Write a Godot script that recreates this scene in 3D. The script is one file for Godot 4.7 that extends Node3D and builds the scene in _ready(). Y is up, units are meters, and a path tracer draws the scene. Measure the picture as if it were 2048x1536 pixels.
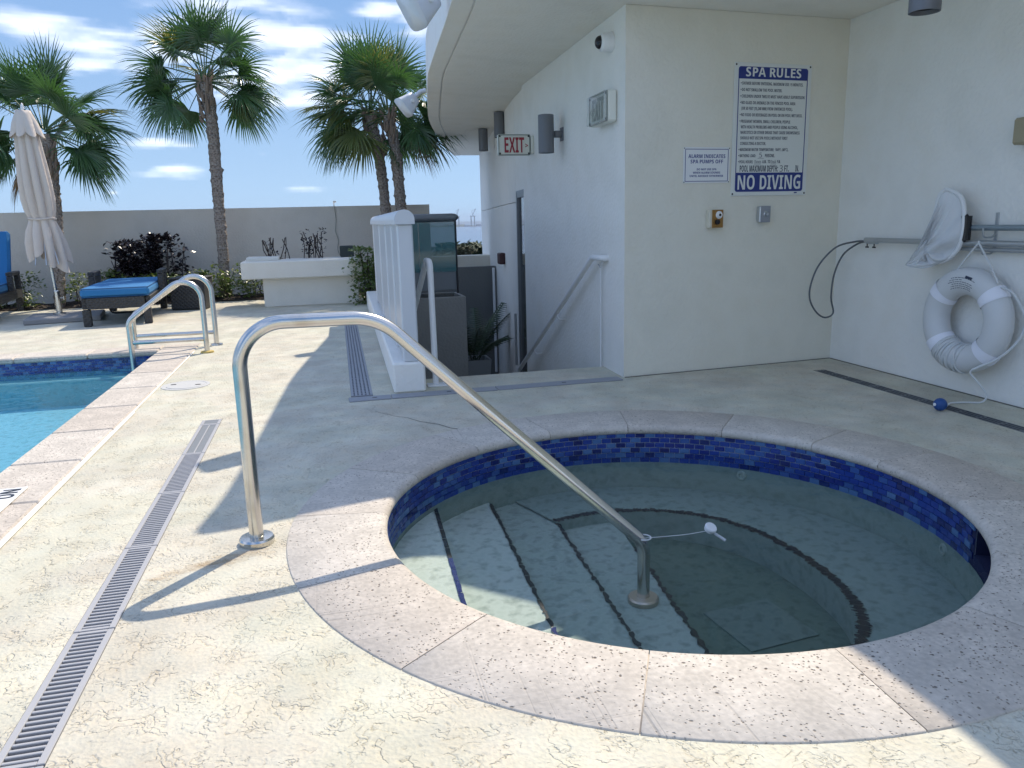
extends Node3D
# Roof-top pool deck: round spa in the shade of a curved canopy, pool, palms and bay beyond.
# World axes follow the building: +X along the sign wall, -Z along the pool edge, y up, metres.

var M := {}
var rng := RandomNumberGenerator.new()
var used := {}

# ---------------------------------------------------------------- basics
func v3(x: float, y: float, z: float) -> Vector3:
	return Vector3(x, y, z)

func lin(r: float, g: float, b: float) -> Color:
	return Color(r, g, b).linear_to_srgb()

func mat(called: String, c: Color, rough := 0.7, metal := 0.0) -> StandardMaterial3D:
	var m := StandardMaterial3D.new()
	m.resource_name = called
	m.albedo_color = c
	m.roughness = rough
	m.metallic = metal
	M[called] = m
	return m

func noise(kind: int, freq: float, octaves: int, sd: int) -> FastNoiseLite:
	var n := FastNoiseLite.new()
	n.noise_type = kind
	n.frequency = freq
	n.seed = sd
	n.fractal_type = FastNoiseLite.FRACTAL_FBM
	n.fractal_octaves = octaves
	return n

func tri(m: StandardMaterial3D, per_metre: float, world := true) -> void:
	m.uv1_triplanar = true
	m.uv1_world_triplanar = world
	m.uv1_scale = Vector3.ONE * per_metre

func noise_tex(n: FastNoiseLite, size: int, ramp: Array = [], normal := false, strength := 4.0) -> NoiseTexture2D:
	var t := NoiseTexture2D.new()
	t.width = size
	t.height = size
	t.seamless = true
	t.noise = n
	if normal:
		t.as_normal_map = true
		t.bump_strength = strength
	if ramp.size():
		var g := Gradient.new()
		var offs := PackedFloat32Array()
		var cols := PackedColorArray()
		for r in ramp:
			offs.append(r[0])
			cols.append(r[1])
		g.offsets = offs
		g.colors = cols
		t.color_ramp = g
	return t

func bump(m: StandardMaterial3D, t: Texture2D, cm: float) -> void:
	m.heightmap_enabled = true
	m.heightmap_texture = t
	m.heightmap_scale = cm

func numbered(called: String) -> String:
	if not used.has(called):
		used[called] = 0
		return called
	used[called] += 1
	return "%s_%03d" % [called, used[called]]

func thing(called: String, label: String, category: String, at := Vector3.ZERO, turn := 0.0, group := "") -> Node3D:
	var o := Node3D.new()
	o.name = numbered(called)
	add_child(o)
	o.position = at
	o.rotation.y = turn
	tag(o, label, category, group)
	return o

func tag(o: Node, label: String, category: String, group := "") -> Node:
	o.set_meta("label", label)
	o.set_meta("category", category)
	if group != "":
		o.set_meta("group", group)
	return o

func begin() -> SurfaceTool:
	var st := SurfaceTool.new()
	st.begin(Mesh.PRIMITIVE_TRIANGLES)
	return st

func obj(called: String, st, m: Material, parent: Node = null) -> MeshInstance3D:
	var o := MeshInstance3D.new()
	if st is SurfaceTool:
		st.generate_normals()
		o.mesh = st.commit()
	else:
		o.mesh = st
	o.material_override = m
	if parent == null:
		o.name = numbered(called)
		add_child(o)
	else:
		o.name = called
		parent.add_child(o, true)
	return o

func struct(called: String, st, m: Material) -> MeshInstance3D:
	var o := obj(called, st, m)
	o.set_meta("kind", "structure")
	return o

# corners given counter-clockwise as seen from outside
func quad(st: SurfaceTool, a: Vector3, b: Vector3, c: Vector3, d: Vector3) -> void:
	for p in [a, c, b, a, d, c]:
		st.add_vertex(p)

func tri3(st: SurfaceTool, a: Vector3, b: Vector3, c: Vector3) -> void:
	for p in [a, c, b]:
		st.add_vertex(p)

func box(st: SurfaceTool, c: Vector3, s: Vector3, bev := 0.0, basis := Basis.IDENTITY) -> void:
	st.set_smooth_group(-1)
	var h := s * 0.5
	var e: float = minf(bev, minf(h.x, minf(h.y, h.z)) * 0.9)
	var f := func(p: Vector3) -> Vector3: return c + basis * p
	var ax := [[0, 1, 2], [1, 2, 0], [2, 0, 1]]
	for t in ax:
		for sg in [-1.0, 1.0]:
			var n: int = t[0]
			var u: int = t[1]
			var w: int = t[2]
			var q := []
			for k in [[-1, -1], [1, -1], [1, 1], [-1, 1]]:
				var p := Vector3.ZERO
				p[n] = sg * h[n]
				p[u] = k[0] * (h[u] - e)
				p[w] = k[1] * (h[w] - e)
				q.append(f.call(p))
			if sg > 0:
				quad(st, q[0], q[1], q[2], q[3])
			else:
				quad(st, q[3], q[2], q[1], q[0])
	if e <= 0.0:
		return
	for t in ax:
		var n: int = t[0]
		var u: int = t[1]
		var w: int = t[2]
		for su in [-1.0, 1.0]:
			for sw in [-1.0, 1.0]:
				var q := []
				for k in [[0, -1.0], [1, -1.0], [1, 1.0], [0, 1.0]]:
					var p := Vector3.ZERO
					p[n] = k[1] * (h[n] - e)
					if k[0] == 0:
						p[u] = su * h[u]
						p[w] = sw * (h[w] - e)
					else:
						p[u] = su * (h[u] - e)
						p[w] = sw * h[w]
					q.append(f.call(p))
				if su * sw < 0:
					quad(st, q[0], q[1], q[2], q[3])
				else:
					quad(st, q[3], q[2], q[1], q[0])
	for sx in [-1.0, 1.0]:
		for sy in [-1.0, 1.0]:
			for sz in [-1.0, 1.0]:
				var a: Vector3 = f.call(Vector3(sx * h.x, sy * (h.y - e), sz * (h.z - e)))
				var b: Vector3 = f.call(Vector3(sx * (h.x - e), sy * h.y, sz * (h.z - e)))
				var d: Vector3 = f.call(Vector3(sx * (h.x - e), sy * (h.y - e), sz * h.z))
				if sx * sy * sz > 0:
					tri3(st, a, b, d)
				else:
					tri3(st, a, d, b)

func box_mesh(c: Vector3, s: Vector3, bev := 0.0, basis := Basis.IDENTITY) -> SurfaceTool:
	var st := begin()
	box(st, c, s, bev, basis)
	return st

# a wall slab whose front face runs from a to b (plan), the thickness lies to the right of a->b
func slab(st: SurfaceTool, a: Vector2, b: Vector2, y0: float, y1: float, thick: float) -> void:
	st.set_smooth_group(-1)
	var d := (b - a).normalized()
	var n := Vector2(-d.y, d.x) * thick
	var p := [a, b, b + n, a + n]
	prism(st, p, y0, y1)

# extruded plan polygon (x, z), either winding
func prism(st: SurfaceTool, poly: Array, y0: float, y1: float, smooth := false) -> void:
	var pv := PackedVector2Array(poly)
	if Geometry2D.is_polygon_clockwise(pv):
		pv.reverse()
	# z grows towards the viewer in plan, so turned over the outline runs clockwise seen from above
	var n := pv.size()
	st.set_smooth_group(1 if smooth else -1)
	for i in n:
		var a := pv[i]
		var b := pv[(i + 1) % n]
		quad(st, v3(a.x, y0, a.y), v3(a.x, y1, a.y), v3(b.x, y1, b.y), v3(b.x, y0, b.y))
	st.set_smooth_group(-1)
	var idx := Geometry2D.triangulate_polygon(pv)
	for i in range(0, idx.size(), 3):
		var a := pv[idx[i]]
		var b := pv[idx[i + 1]]
		var c := pv[idx[i + 2]]
		if (b - a).cross(c - a) < 0.0:
			var t := b
			b = c
			c = t
		tri3(st, v3(a.x, y1, a.y), v3(c.x, y1, c.y), v3(b.x, y1, b.y))
		tri3(st, v3(a.x, y0, a.y), v3(b.x, y0, b.y), v3(c.x, y0, c.y))

# tube along points
func tube(st: SurfaceTool, pts: Array, r, seg := 14, caps := true, squash := 1.0) -> void:
	var n := pts.size()
	var rings := []
	var up := Vector3.UP
	var t0: Vector3 = (pts[1] - pts[0]).normalized()
	if absf(t0.dot(up)) > 0.95:
		up = Vector3.RIGHT
	var u := (up - t0 * up.dot(t0)).normalized()
	for i in n:
		var t: Vector3 = (pts[mini(i + 1, n - 1)] - pts[maxi(i - 1, 0)]).normalized()
		u = (u - t * u.dot(t)).normalized()
		var w := t.cross(u)
		var rr: float = r[i] if r is Array else r
		var ring := []
		for k in seg:
			var a := TAU * k / seg
			ring.append(pts[i] + (u * cos(a) + w * sin(a) * squash) * rr)
		rings.append(ring)
	st.set_smooth_group(1)
	for i in n - 1:
		for k in seg:
			var k2 := (k + 1) % seg
			quad(st, rings[i][k], rings[i][k2], rings[i + 1][k2], rings[i + 1][k])
	if caps:
		st.set_smooth_group(-1)
		for k in seg:
			var k2 := (k + 1) % seg
			tri3(st, pts[0], rings[0][k2], rings[0][k])
			tri3(st, pts[n - 1], rings[n - 1][k], rings[n - 1][k2])

# polyline with rounded corners; radii per inner point
func bend(pts: Array, radii: Array, steps := 9) -> Array:
	var out := [pts[0]]
	for i in range(1, pts.size() - 1):
		var p: Vector3 = pts[i]
		var a: Vector3 = (pts[i - 1] - p).normalized()
		var b: Vector3 = (pts[i + 1] - p).normalized()
		var ang := a.angle_to(b)
		var d: float = radii[i - 1] / tan(ang * 0.5)
		var s := p + a * d
		var e := p + b * d
		var c: Vector3 = p + (a + b).normalized() * (radii[i - 1] / sin(ang * 0.5))
		for k in steps + 1:
			var t := float(k) / steps
			out.append(c + (s - c).slerp(e - c, t))
	out.append(pts[pts.size() - 1])
	return out

# profile points (r, y) turned about the y axis
func lathe(st: SurfaceTool, prof: Array, seg := 24, tr := Transform3D.IDENTITY, smooth := true) -> void:
	for i in prof.size() - 1:
		var p: Vector2 = prof[i]
		var q: Vector2 = prof[i + 1]
		st.set_smooth_group(i + 2 if smooth else -1)
		for k in seg:
			var a := TAU * k / seg
			var b := TAU * (k + 1) / seg
			quad(st, tr * v3(p.x * cos(a), p.y, p.x * sin(a)), tr * v3(q.x * cos(a), q.y, q.x * sin(a)), tr * v3(q.x * cos(b), q.y, q.x * sin(b)), tr * v3(p.x * cos(b), p.y, p.x * sin(b)))

# a square section swept round an arc: profile (r, y) closed, angles in degrees about (cx, cz)
func sector(st: SurfaceTool, prof: Array, cx: float, cz: float, a0: float, a1: float, steps: int) -> void:
	var n := prof.size()
	st.set_smooth_group(1)
	for s in steps:
		var a := deg_to_rad(lerpf(a0, a1, float(s) / steps))
		var b := deg_to_rad(lerpf(a0, a1, float(s + 1) / steps))
		for i in n:
			var p: Vector2 = prof[i]
			var q: Vector2 = prof[(i + 1) % n]
			quad(st, v3(cx + p.x * cos(a), p.y, cz + p.x * sin(a)), v3(cx + q.x * cos(a), q.y, cz + q.x * sin(a)), v3(cx + q.x * cos(b), q.y, cz + q.x * sin(b)), v3(cx + p.x * cos(b), p.y, cz + p.x * sin(b)))
	st.set_smooth_group(-1)
	var idx := Geometry2D.triangulate_polygon(PackedVector2Array(prof))
	for end in 2:
		var a := deg_to_rad(a0 if end == 0 else a1)
		for i in range(0, idx.size(), 3):
			var t := []
			for k in 3:
				var p: Vector2 = prof[idx[i + k]]
				t.append(v3(cx + p.x * cos(a), p.y, cz + p.x * sin(a)))
			tri3(st, t[0], t[1], t[2])

func smooth_line(pts: Array, per := 6) -> Array:
	var c := []
	var n := pts.size()
	for i in n - 1:
		var a = pts[maxi(i - 1, 0)]
		var b = pts[i]
		var d = pts[i + 1]
		var e = pts[mini(i + 2, n - 1)]
		for k in per:
			c.append(b.cubic_interpolate(d, a, e, float(k) / per))
	c.append(pts[n - 1])
	return c

# raised lettering: cap height h, fitted to width w (0 = natural), baseline-left at p, facing +Z of the parent
func words(parent: Node, called: String, s: String, m: Material, p: Vector3, h: float, w := 0.0, bold := true, serif := false, extra := Basis.IDENTITY) -> MeshInstance3D:
	var t := TextMesh.new()
	var f := SystemFont.new()
	f.font_names = PackedStringArray(["Droid Serif" if serif else "Droid Sans"])
	f.font_weight = 700 if bold else 400
	t.font = f
	t.text = s
	t.font_size = 64
	t.pixel_size = 0.01
	t.depth = 0.02
	t.curve_step = 1.5
	t.horizontal_alignment = HORIZONTAL_ALIGNMENT_LEFT
	t.vertical_alignment = VERTICAL_ALIGNMENT_BOTTOM
	var bb := t.get_aabb()
	var cap := 0.457
	var sy := h / cap
	var sx := sy if w <= 0.0 else w / maxf(bb.size.x, 0.01)
	var o := MeshInstance3D.new()
	o.name = called
	o.mesh = t
	o.material_override = m
	parent.add_child(o, true)
	var base := 0.0
	for ch in "gjpqy,;()":
		if s.contains(ch):
			base = 1.0
	var low := bb.position.y
	if base > 0.0:
		low = bb.position.y + bb.size.y - cap - (0.03 if s.contains("(") else 0.0)
	o.transform = Transform3D(extra * Basis.from_scale(Vector3(sx, sy, 0.05)), p - extra * Vector3(bb.position.x * sx, low * sy, 0))
	return o

# ---------------------------------------------------------------- materials
func make_deck_maps(size: int) -> Array:
	var S := FastNoiseLite.TYPE_SIMPLEX_SMOOTH
	var lay := []
	var msk := []
	for k in 4:
		lay.append(noise(S, [0.0055, 0.008, 0.012, 0.018][k], 5, 11 + k * 7).get_seamless_image(size, size, false, false, 0.1, true).get_data())
		msk.append(noise(S, [0.010, 0.013, 0.011, 0.009][k], 3, 91 + k * 5).get_seamless_image(size, size, false, false, 0.1, true).get_data())
	var g := noise(S, 0.09, 3, 5).get_seamless_image(size, size, false, false, 0.1, true).get_data()
	var lo := noise(S, 0.004, 4, 23).get_seamless_image(size, size, false, false, 0.1, true).get_data()
	var hh := PackedByteArray()
	hh.resize(size * size)
	var cc := PackedByteArray()
	cc.resize(size * size * 3)
	for i in size * size:
		var ht := 0.62 + (g[i] - 128) * 0.0008
		var dirt := 0.0
		for k in 3:
			# trowelled plate edges: a sudden drop that fades back slowly, only here and there
			var mk := clampf((msk[k][i] - 137) / 24.0, 0.0, 1.0)
			if mk <= 0.0:
				continue
			var x: float = (lay[k][i] + (g[i] - 128) * 0.035) / 46.0
			var fr := x - floorf(x)
			var e := 0.0
			if fr < 0.05:
				e = fr / 0.05
			elif fr < 0.45:
				e = 1.0 - (fr - 0.05) / 0.40
			ht -= (1.0 - e if fr < 0.05 else 0.0) * 0.0
			ht -= e * e * 0.20 * mk
			if fr < 0.075:
				var l := (1.0 - absf(fr - 0.035) / 0.04) * mk
				dirt = maxf(dirt, l)
		ht -= dirt * 0.16
		hh[i] = int(clampf(ht, 0.0, 1.0) * 255.0)
		var tone := 1.0 + (lo[i] - 128) * 0.0005 + (g[i] - 128) * 0.0003 - dirt * 0.18
		var hue: float = (msk[0][i] - 128) * 0.00012
		cc[i * 3] = int(clampf(236.0 * (tone + hue), 0, 255))
		cc[i * 3 + 1] = int(clampf(236.0 * (tone - dirt * 0.01), 0, 255))
		cc[i * 3 + 2] = int(clampf(236.0 * (tone - hue - dirt * 0.03), 0, 255))
	return [ImageTexture.create_from_image(Image.create_from_data(size, size, false, Image.FORMAT_L8, hh)), ImageTexture.create_from_image(Image.create_from_data(size, size, false, Image.FORMAT_RGB8, cc))]

func make_pit_maps(size: int, pits: int) -> Array:
	var g := noise(FastNoiseLite.TYPE_SIMPLEX_SMOOTH, 0.05, 4, 41).get_seamless_image(size, size, false, false, 0.1, true).get_data()
	var lo := noise(FastNoiseLite.TYPE_SIMPLEX_SMOOTH, 0.006, 3, 42).get_seamless_image(size, size, false, false, 0.1, true).get_data()
	var hole := PackedFloat32Array()
	hole.resize(size * size)
	var r := RandomNumberGenerator.new()
	r.seed = 9
	for k in pits:
		var cx := r.randi_range(0, size - 1)
		var cy := r.randi_range(0, size - 1)
		if lo[cy * size + cx] < r.randi_range(70, 150):
			continue
		var ra := r.randf_range(0.8, 2.7) * (1.0 if r.randf() < 0.85 else 1.7)
		var rb := ra * r.randf_range(0.45, 0.95)
		var an := r.randf_range(0, PI)
		var ca := cos(an)
		var sa := sin(an)
		var m := int(ceil(ra)) + 1
		for y in range(-m, m + 1):
			for x in range(-m, m + 1):
				var u := (x * ca + y * sa) / ra
				var w := (-x * sa + y * ca) / rb
				var d := 1.25 - (u * u + w * w)
				if d > 0.0:
					var i := posmod(cy + y, size) * size + posmod(cx + x, size)
					hole[i] = maxf(hole[i], minf(d, 1.0))
	var hh := PackedByteArray()
	hh.resize(size * size)
	var cc := PackedByteArray()
	cc.resize(size * size * 3)
	for i in size * size:
		var p := hole[i]
		hh[i] = int(clampf(205.0 + (g[i] - 128) * 0.22 - p * 150.0, 0, 255))
		var t := 1.0 + (g[i] - 128) * 0.0007 + (lo[i] - 128) * 0.0006
		t *= 1.0 - 0.45 * p
		cc[i * 3] = int(clampf(222.0 * t, 0, 255))
		cc[i * 3 + 1] = int(clampf(222.0 * t * (1.0 - 0.04 * p), 0, 255))
		cc[i * 3 + 2] = int(clampf(222.0 * t * (1.0 - 0.08 * p), 0, 255))
	return [ImageTexture.create_from_image(Image.create_from_data(size, size, false, Image.FORMAT_L8, hh)), ImageTexture.create_from_image(Image.create_from_data(size, size, false, Image.FORMAT_RGB8, cc))]

func make_materials() -> void:
	var S := FastNoiseLite.TYPE_SIMPLEX_SMOOTH
	var dm := make_deck_maps(1536)
	var m := mat("deck", lin(0.69, 0.645, 0.53), 0.75)
	m.albedo_texture = dm[1]
	bump(m, dm[0], 1.1)
	tri(m, 1.0 / 2.3)
	m.detail_enabled = true
	m.detail_blend_mode = BaseMaterial3D.BLEND_MODE_MUL
	m.detail_uv_layer = BaseMaterial3D.DETAIL_UV_2
	m.uv2_triplanar = true
	m.uv2_world_triplanar = true
	m.uv2_scale = Vector3.ONE * 0.19
	m.detail_albedo = noise_tex(noise(S, 0.012, 5, 8), 512, [[0.0, Color(0.97, 0.96, 0.95)], [0.45, Color(1, 1, 0.995)], [0.7, Color(0.99, 1, 0.985)], [1.0, Color(0.965, 0.975, 0.96)]])
	var pm := make_pit_maps(1024, 5200)
	m = mat("coping", lin(0.765, 0.69, 0.595), 0.8)
	m.albedo_texture = pm[1]
	bump(m, pm[0], 0.5)
	tri(m, 1.0 / 1.15)
	for k in 2:
		var d: StandardMaterial3D = m.duplicate()
		d.albedo_color = [lin(0.725, 0.645, 0.55), lin(0.785, 0.715, 0.62)][k]
		d.uv1_offset = Vector3(0.37 + k * 0.2, 0.1, 0.71 - k * 0.3)
		M["coping%d" % (k + 1)] = d
	var stucco := noise_tex(noise(S, 0.09, 4, 3), 512)
	var blot := noise_tex(noise(S, 0.006, 4, 14), 512, [[0.0, Color(0.972, 0.972, 0.968)], [0.5, Color(1, 1, 1)], [1.0, Color(0.985, 0.98, 0.97)]])
	for w in [["wall_white", lin(0.865, 0.845, 0.79)], ["wall_cream", lin(0.80, 0.765, 0.655)], ["soffit", lin(0.86, 0.82, 0.73)], ["far_wall", lin(0.68, 0.635, 0.565)], ["block", lin(0.80, 0.76, 0.67)], ["tower", lin(0.33, 0.32, 0.30)], ["dark_wall", lin(0.15, 0.155, 0.15)], ["fascia", lin(0.82, 0.82, 0.80)]]:
		m = mat(w[0], w[1], 0.82)
		m.albedo_texture = blot
		bump(m, stucco, 0.3)
		tri(m, 0.55)
	m = mat("steel", lin(0.66, 0.65, 0.62), 0.24, 1.0)
	m.roughness = 0.23
	m.albedo_texture = noise_tex(noise(S, 0.012, 4, 16), 256, [[0.0, Color(0.86, 0.83, 0.79)], [0.35, Color(0.985, 0.98, 0.97)], [1.0, Color(1, 1, 1)]])
	tri(m, 1.2)
	m = mat("steel_stained", lin(0.50, 0.45, 0.37), 0.4, 0.9)
	mat("yellow_plate", lin(0.55, 0.40, 0.12), 0.5)
	mat("white_paint", lin(0.78, 0.78, 0.77), 0.4)
	mat("post_paint", lin(0.62, 0.64, 0.66), 0.45)
	m = mat("frosted_panel", lin(0.50, 0.54, 0.58), 0.35)
	mat("grey_metal", lin(0.20, 0.215, 0.23), 0.42, 0.35)
	mat("lamp_grey", lin(0.17, 0.175, 0.19), 0.5, 0.3)
	mat("grate", lin(0.40, 0.40, 0.41), 0.55)
	mat("grate_grey", lin(0.30, 0.31, 0.335), 0.6)
	mat("cover_grey", lin(0.20, 0.215, 0.23), 0.6)
	mat("dark_hole", lin(0.018, 0.018, 0.02), 0.9)
	mat("black", lin(0.012, 0.012, 0.014), 0.35)
	mat("black_gloss", lin(0.01, 0.01, 0.012), 0.08)
	mat("plastic_white", lin(0.80, 0.80, 0.79), 0.35)
	mat("speaker_white", lin(0.66, 0.68, 0.72), 0.35)
	mat("sign_white", lin(0.74, 0.75, 0.71), 0.35)
	mat("sign_blue", lin(0.02, 0.035, 0.21), 0.35)
	mat("ink_dark", lin(0.03, 0.04, 0.07), 0.5)
	mat("ink_pen", lin(0.08, 0.09, 0.12), 0.6)
	mat("exit_red", lin(0.36, 0.035, 0.05), 0.4)
	mat("exit_face", lin(0.76, 0.75, 0.66), 0.3)
	mat("exit_grey", lin(0.25, 0.27, 0.24), 0.5)
	mat("brass", lin(0.36, 0.19, 0.055), 0.4, 0.6)
	mat("almond", lin(0.66, 0.62, 0.50), 0.5)
	mat("box_tan", lin(0.36, 0.31, 0.20), 0.55)
	mat("horn_red", lin(0.05, 0.014, 0.016), 0.5)
	mat("alu", lin(0.52, 0.54, 0.56), 0.38, 0.8)
	mat("pole_blue", lin(0.30, 0.36, 0.40), 0.4, 0.6)
	mat("cable_grey", lin(0.13, 0.14, 0.15), 0.4, 0.4)
	m = mat("ring", lin(0.68, 0.68, 0.67), 0.5)
	bump(m, noise_tex(noise(S, 0.01, 3, 61), 256), 0.25)
	tri(m, 2.0)
	mat("lid_white", lin(0.56, 0.55, 0.52), 0.5)
	mat("strap", lin(0.88, 0.88, 0.93), 0.7)
	m = mat("rope", lin(0.72, 0.73, 0.72), 0.85)
	bump(m, noise_tex(noise(S, 0.12, 2, 71), 256), 0.3)
	tri(m, 8.0)
	mat("ball_blue", lin(0.012, 0.07, 0.25), 0.45)
	m = mat("net", lin(0.88, 0.89, 0.90), 0.9)
	m.albedo_color.a = 0.62
	m.transparency = BaseMaterial3D.TRANSPARENCY_ALPHA
	m.backlight_enabled = true
	m.backlight = Color(0.4, 0.4, 0.4)
	mat("caulk", lin(0.86, 0.85, 0.82), 0.6)
	mat("rust", lin(0.40, 0.22, 0.05), 0.9)
	m = mat("rust_stain", lin(0.42, 0.24, 0.07), 0.9)
	m.albedo_color.a = 0.10
	m.transparency = BaseMaterial3D.TRANSPARENCY_ALPHA
	mat("crack", lin(0.20, 0.19, 0.16), 0.9)
	# water
	var rip := noise_tex(noise(S, 0.012, 4, 90), 512, [], true, 2.2)
	m = mat("spa_water", lin(0.012, 0.055, 0.06), 0.03)
	m.albedo_color.a = 0.06
	m.transparency = BaseMaterial3D.TRANSPARENCY_ALPHA
	m.metallic_specular = 0.27
	m.normal_enabled = true
	m.normal_texture = rip
	m.normal_scale = 0.6
	tri(m, 0.9)
	var pw: StandardMaterial3D = m.duplicate()
	pw.resource_name = "pool_water"
	pw.albedo_color = lin(0.05, 0.30, 0.42)
	pw.albedo_color.a = 0.22
	M["pool_water"] = pw
	m = mat("sea", lin(0.10, 0.15, 0.22), 0.25)
	m.normal_enabled = true
	m.normal_texture = rip
	m.normal_scale = 0.5
	tri(m, 0.05)
	# plaster of the spa and pool shells
	var mott := noise_tex(noise(S, 0.02, 5, 33), 512, [[0.0, Color(0.78, 0.80, 0.79)], [0.5, Color(1, 1, 1)], [1.0, Color(0.92, 0.94, 0.93)]])
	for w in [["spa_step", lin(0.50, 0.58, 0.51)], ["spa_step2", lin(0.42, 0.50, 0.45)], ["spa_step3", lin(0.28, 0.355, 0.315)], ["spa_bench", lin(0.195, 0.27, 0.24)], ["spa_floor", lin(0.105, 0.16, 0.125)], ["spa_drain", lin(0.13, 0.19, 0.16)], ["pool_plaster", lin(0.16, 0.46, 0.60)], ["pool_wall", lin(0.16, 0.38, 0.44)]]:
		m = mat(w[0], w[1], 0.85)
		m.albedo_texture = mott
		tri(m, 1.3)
	var cols := [lin(0.010, 0.020, 0.13), lin(0.018, 0.05, 0.27), lin(0.04, 0.10, 0.31), lin(0.075, 0.165, 0.36), lin(0.014, 0.03, 0.20)]
	for k in 5:
		m = mat("tile%d" % k, cols[k], 0.12)
		m.metallic_specular = 0.6
	m = mat("tile_mix", Color.WHITE, 0.12)
	m.metallic_specular = 0.6
	m.vertex_color_use_as_albedo = true
	mat("skimmer_dark", lin(0.006, 0.012, 0.06), 0.9)
	mat("grout", lin(0.42, 0.49, 0.60), 0.9)
	mat("edge_tile", lin(0.006, 0.007, 0.009), 0.5)
	mat("edge_tile_blue", lin(0.015, 0.025, 0.12), 0.25)
	# furniture, cloth
	m = mat("cushion", lin(0.022, 0.17, 0.40), 0.85)
	m.rim_enabled = true
	m.rim = 0.3
	bump(m, noise_tex(noise(S, 0.2, 2, 19), 256), 0.12)
	tri(m, 5.0)
	mat("cushion_seam", lin(0.012, 0.085, 0.22), 0.8)
	m = mat("wicker", lin(0.055, 0.055, 0.055), 0.55)
	var wk := Image.create(64, 64, false, Image.FORMAT_L8)
	for y in 64:
		for x in 64:
			var s := int(y / 16) % 2
			var vv := absf(sin((x + s * 16) * PI / 32.0)) * (0.55 + 0.45 * absf(sin(y * PI / 16.0)))
			wk.set_pixel(x, y, Color(vv, vv, vv))
	bump(m, ImageTexture.create_from_image(wk), 0.8)
	m.albedo_texture = noise_tex(noise(S, 0.03, 4, 29), 256, [[0.0, Color(0.7, 0.7, 0.7)], [1.0, Color(1, 1, 1)]])
	tri(m, 9.0)
	m = mat("canvas", lin(0.64, 0.56, 0.485), 0.9)
	m.backlight_enabled = true
	m.backlight = Color(0.22, 0.2, 0.17)
	bump(m, noise_tex(noise(S, 0.03, 4, 39), 256), 0.5)
	tri(m, 2.0)
	mat("base_plate", lin(0.26, 0.255, 0.25), 0.8)
	# plants
	m = mat("frond", lin(0.055, 0.112, 0.042), 0.30)
	m.backlight_enabled = true
	m.backlight = Color(0.20, 0.32, 0.10)
	m = mat("frond_yellow", lin(0.10, 0.13, 0.045), 0.33)
	m.backlight_enabled = true
	m.backlight = Color(0.42, 0.42, 0.12)
	m = mat("frond_dry", lin(0.20, 0.135, 0.07), 0.7)
	m.backlight_enabled = true
	m.backlight = Color(0.3, 0.22, 0.1)
	m = mat("palm_pot", lin(0.03, 0.06, 0.025), 0.45)
	m = mat("bark", lin(0.50, 0.45, 0.40), 0.95)
	m.albedo_texture = noise_tex(noise(S, 0.03, 5, 52), 512, [[0.0, Color(0.35, 0.32, 0.30)], [0.45, Color(0.85, 0.82, 0.8)], [1.0, Color(1, 1, 1)]])
	bump(m, noise_tex(noise(S, 0.035, 5, 53), 512), 3.0)
	tri(m, 1.6)
	mat("boot", lin(0.24, 0.18, 0.135), 0.9)
	m = mat("leaf_dark", lin(0.028, 0.022, 0.026), 0.22)
	m = mat("leaf_green", lin(0.085, 0.13, 0.035), 0.4)
	m.backlight_enabled = true
	m.backlight = Color(0.35, 0.4, 0.12)
	m = mat("leaf_pale", lin(0.20, 0.22, 0.085), 0.4)
	mat("leaf_olive", lin(0.05, 0.075, 0.035), 0.7)
	mat("leaf_brown", lin(0.085, 0.088, 0.05), 0.8)
	mat("twig", lin(0.05, 0.035, 0.03), 0.8)
	m = mat("soil", lin(0.05, 0.037, 0.028), 0.95)
	bump(m, noise_tex(noise(S, 0.06, 5, 81), 512), 6.0)
	tri(m, 0.8)
	mat("box_green", lin(0.03, 0.04, 0.035), 0.5)
	m = mat("pot_grey", lin(0.34, 0.36, 0.37), 0.5)
	mat("land", lin(0.07, 0.085, 0.06), 0.95)
	mat("building_far", lin(0.45, 0.45, 0.45), 0.8)
	mat("crane_far", lin(0.20, 0.22, 0.25), 0.7)
	# glass
	m = mat("teal_glass", lin(0.02, 0.19, 0.21), 0.04)
	m.albedo_color.a = 0.6
	m.transparency = BaseMaterial3D.TRANSPARENCY_ALPHA
	m = mat("door_glass", lin(0.01, 0.02, 0.025), 0.03)
	m.albedo_color.a = 0.6
	m.transparency = BaseMaterial3D.TRANSPARENCY_ALPHA
	m = mat("lens", lin(0.7, 0.72, 0.7), 0.06)
	m.albedo_color.a = 0.18
	m.transparency = BaseMaterial3D.TRANSPARENCY_ALPHA

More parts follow.
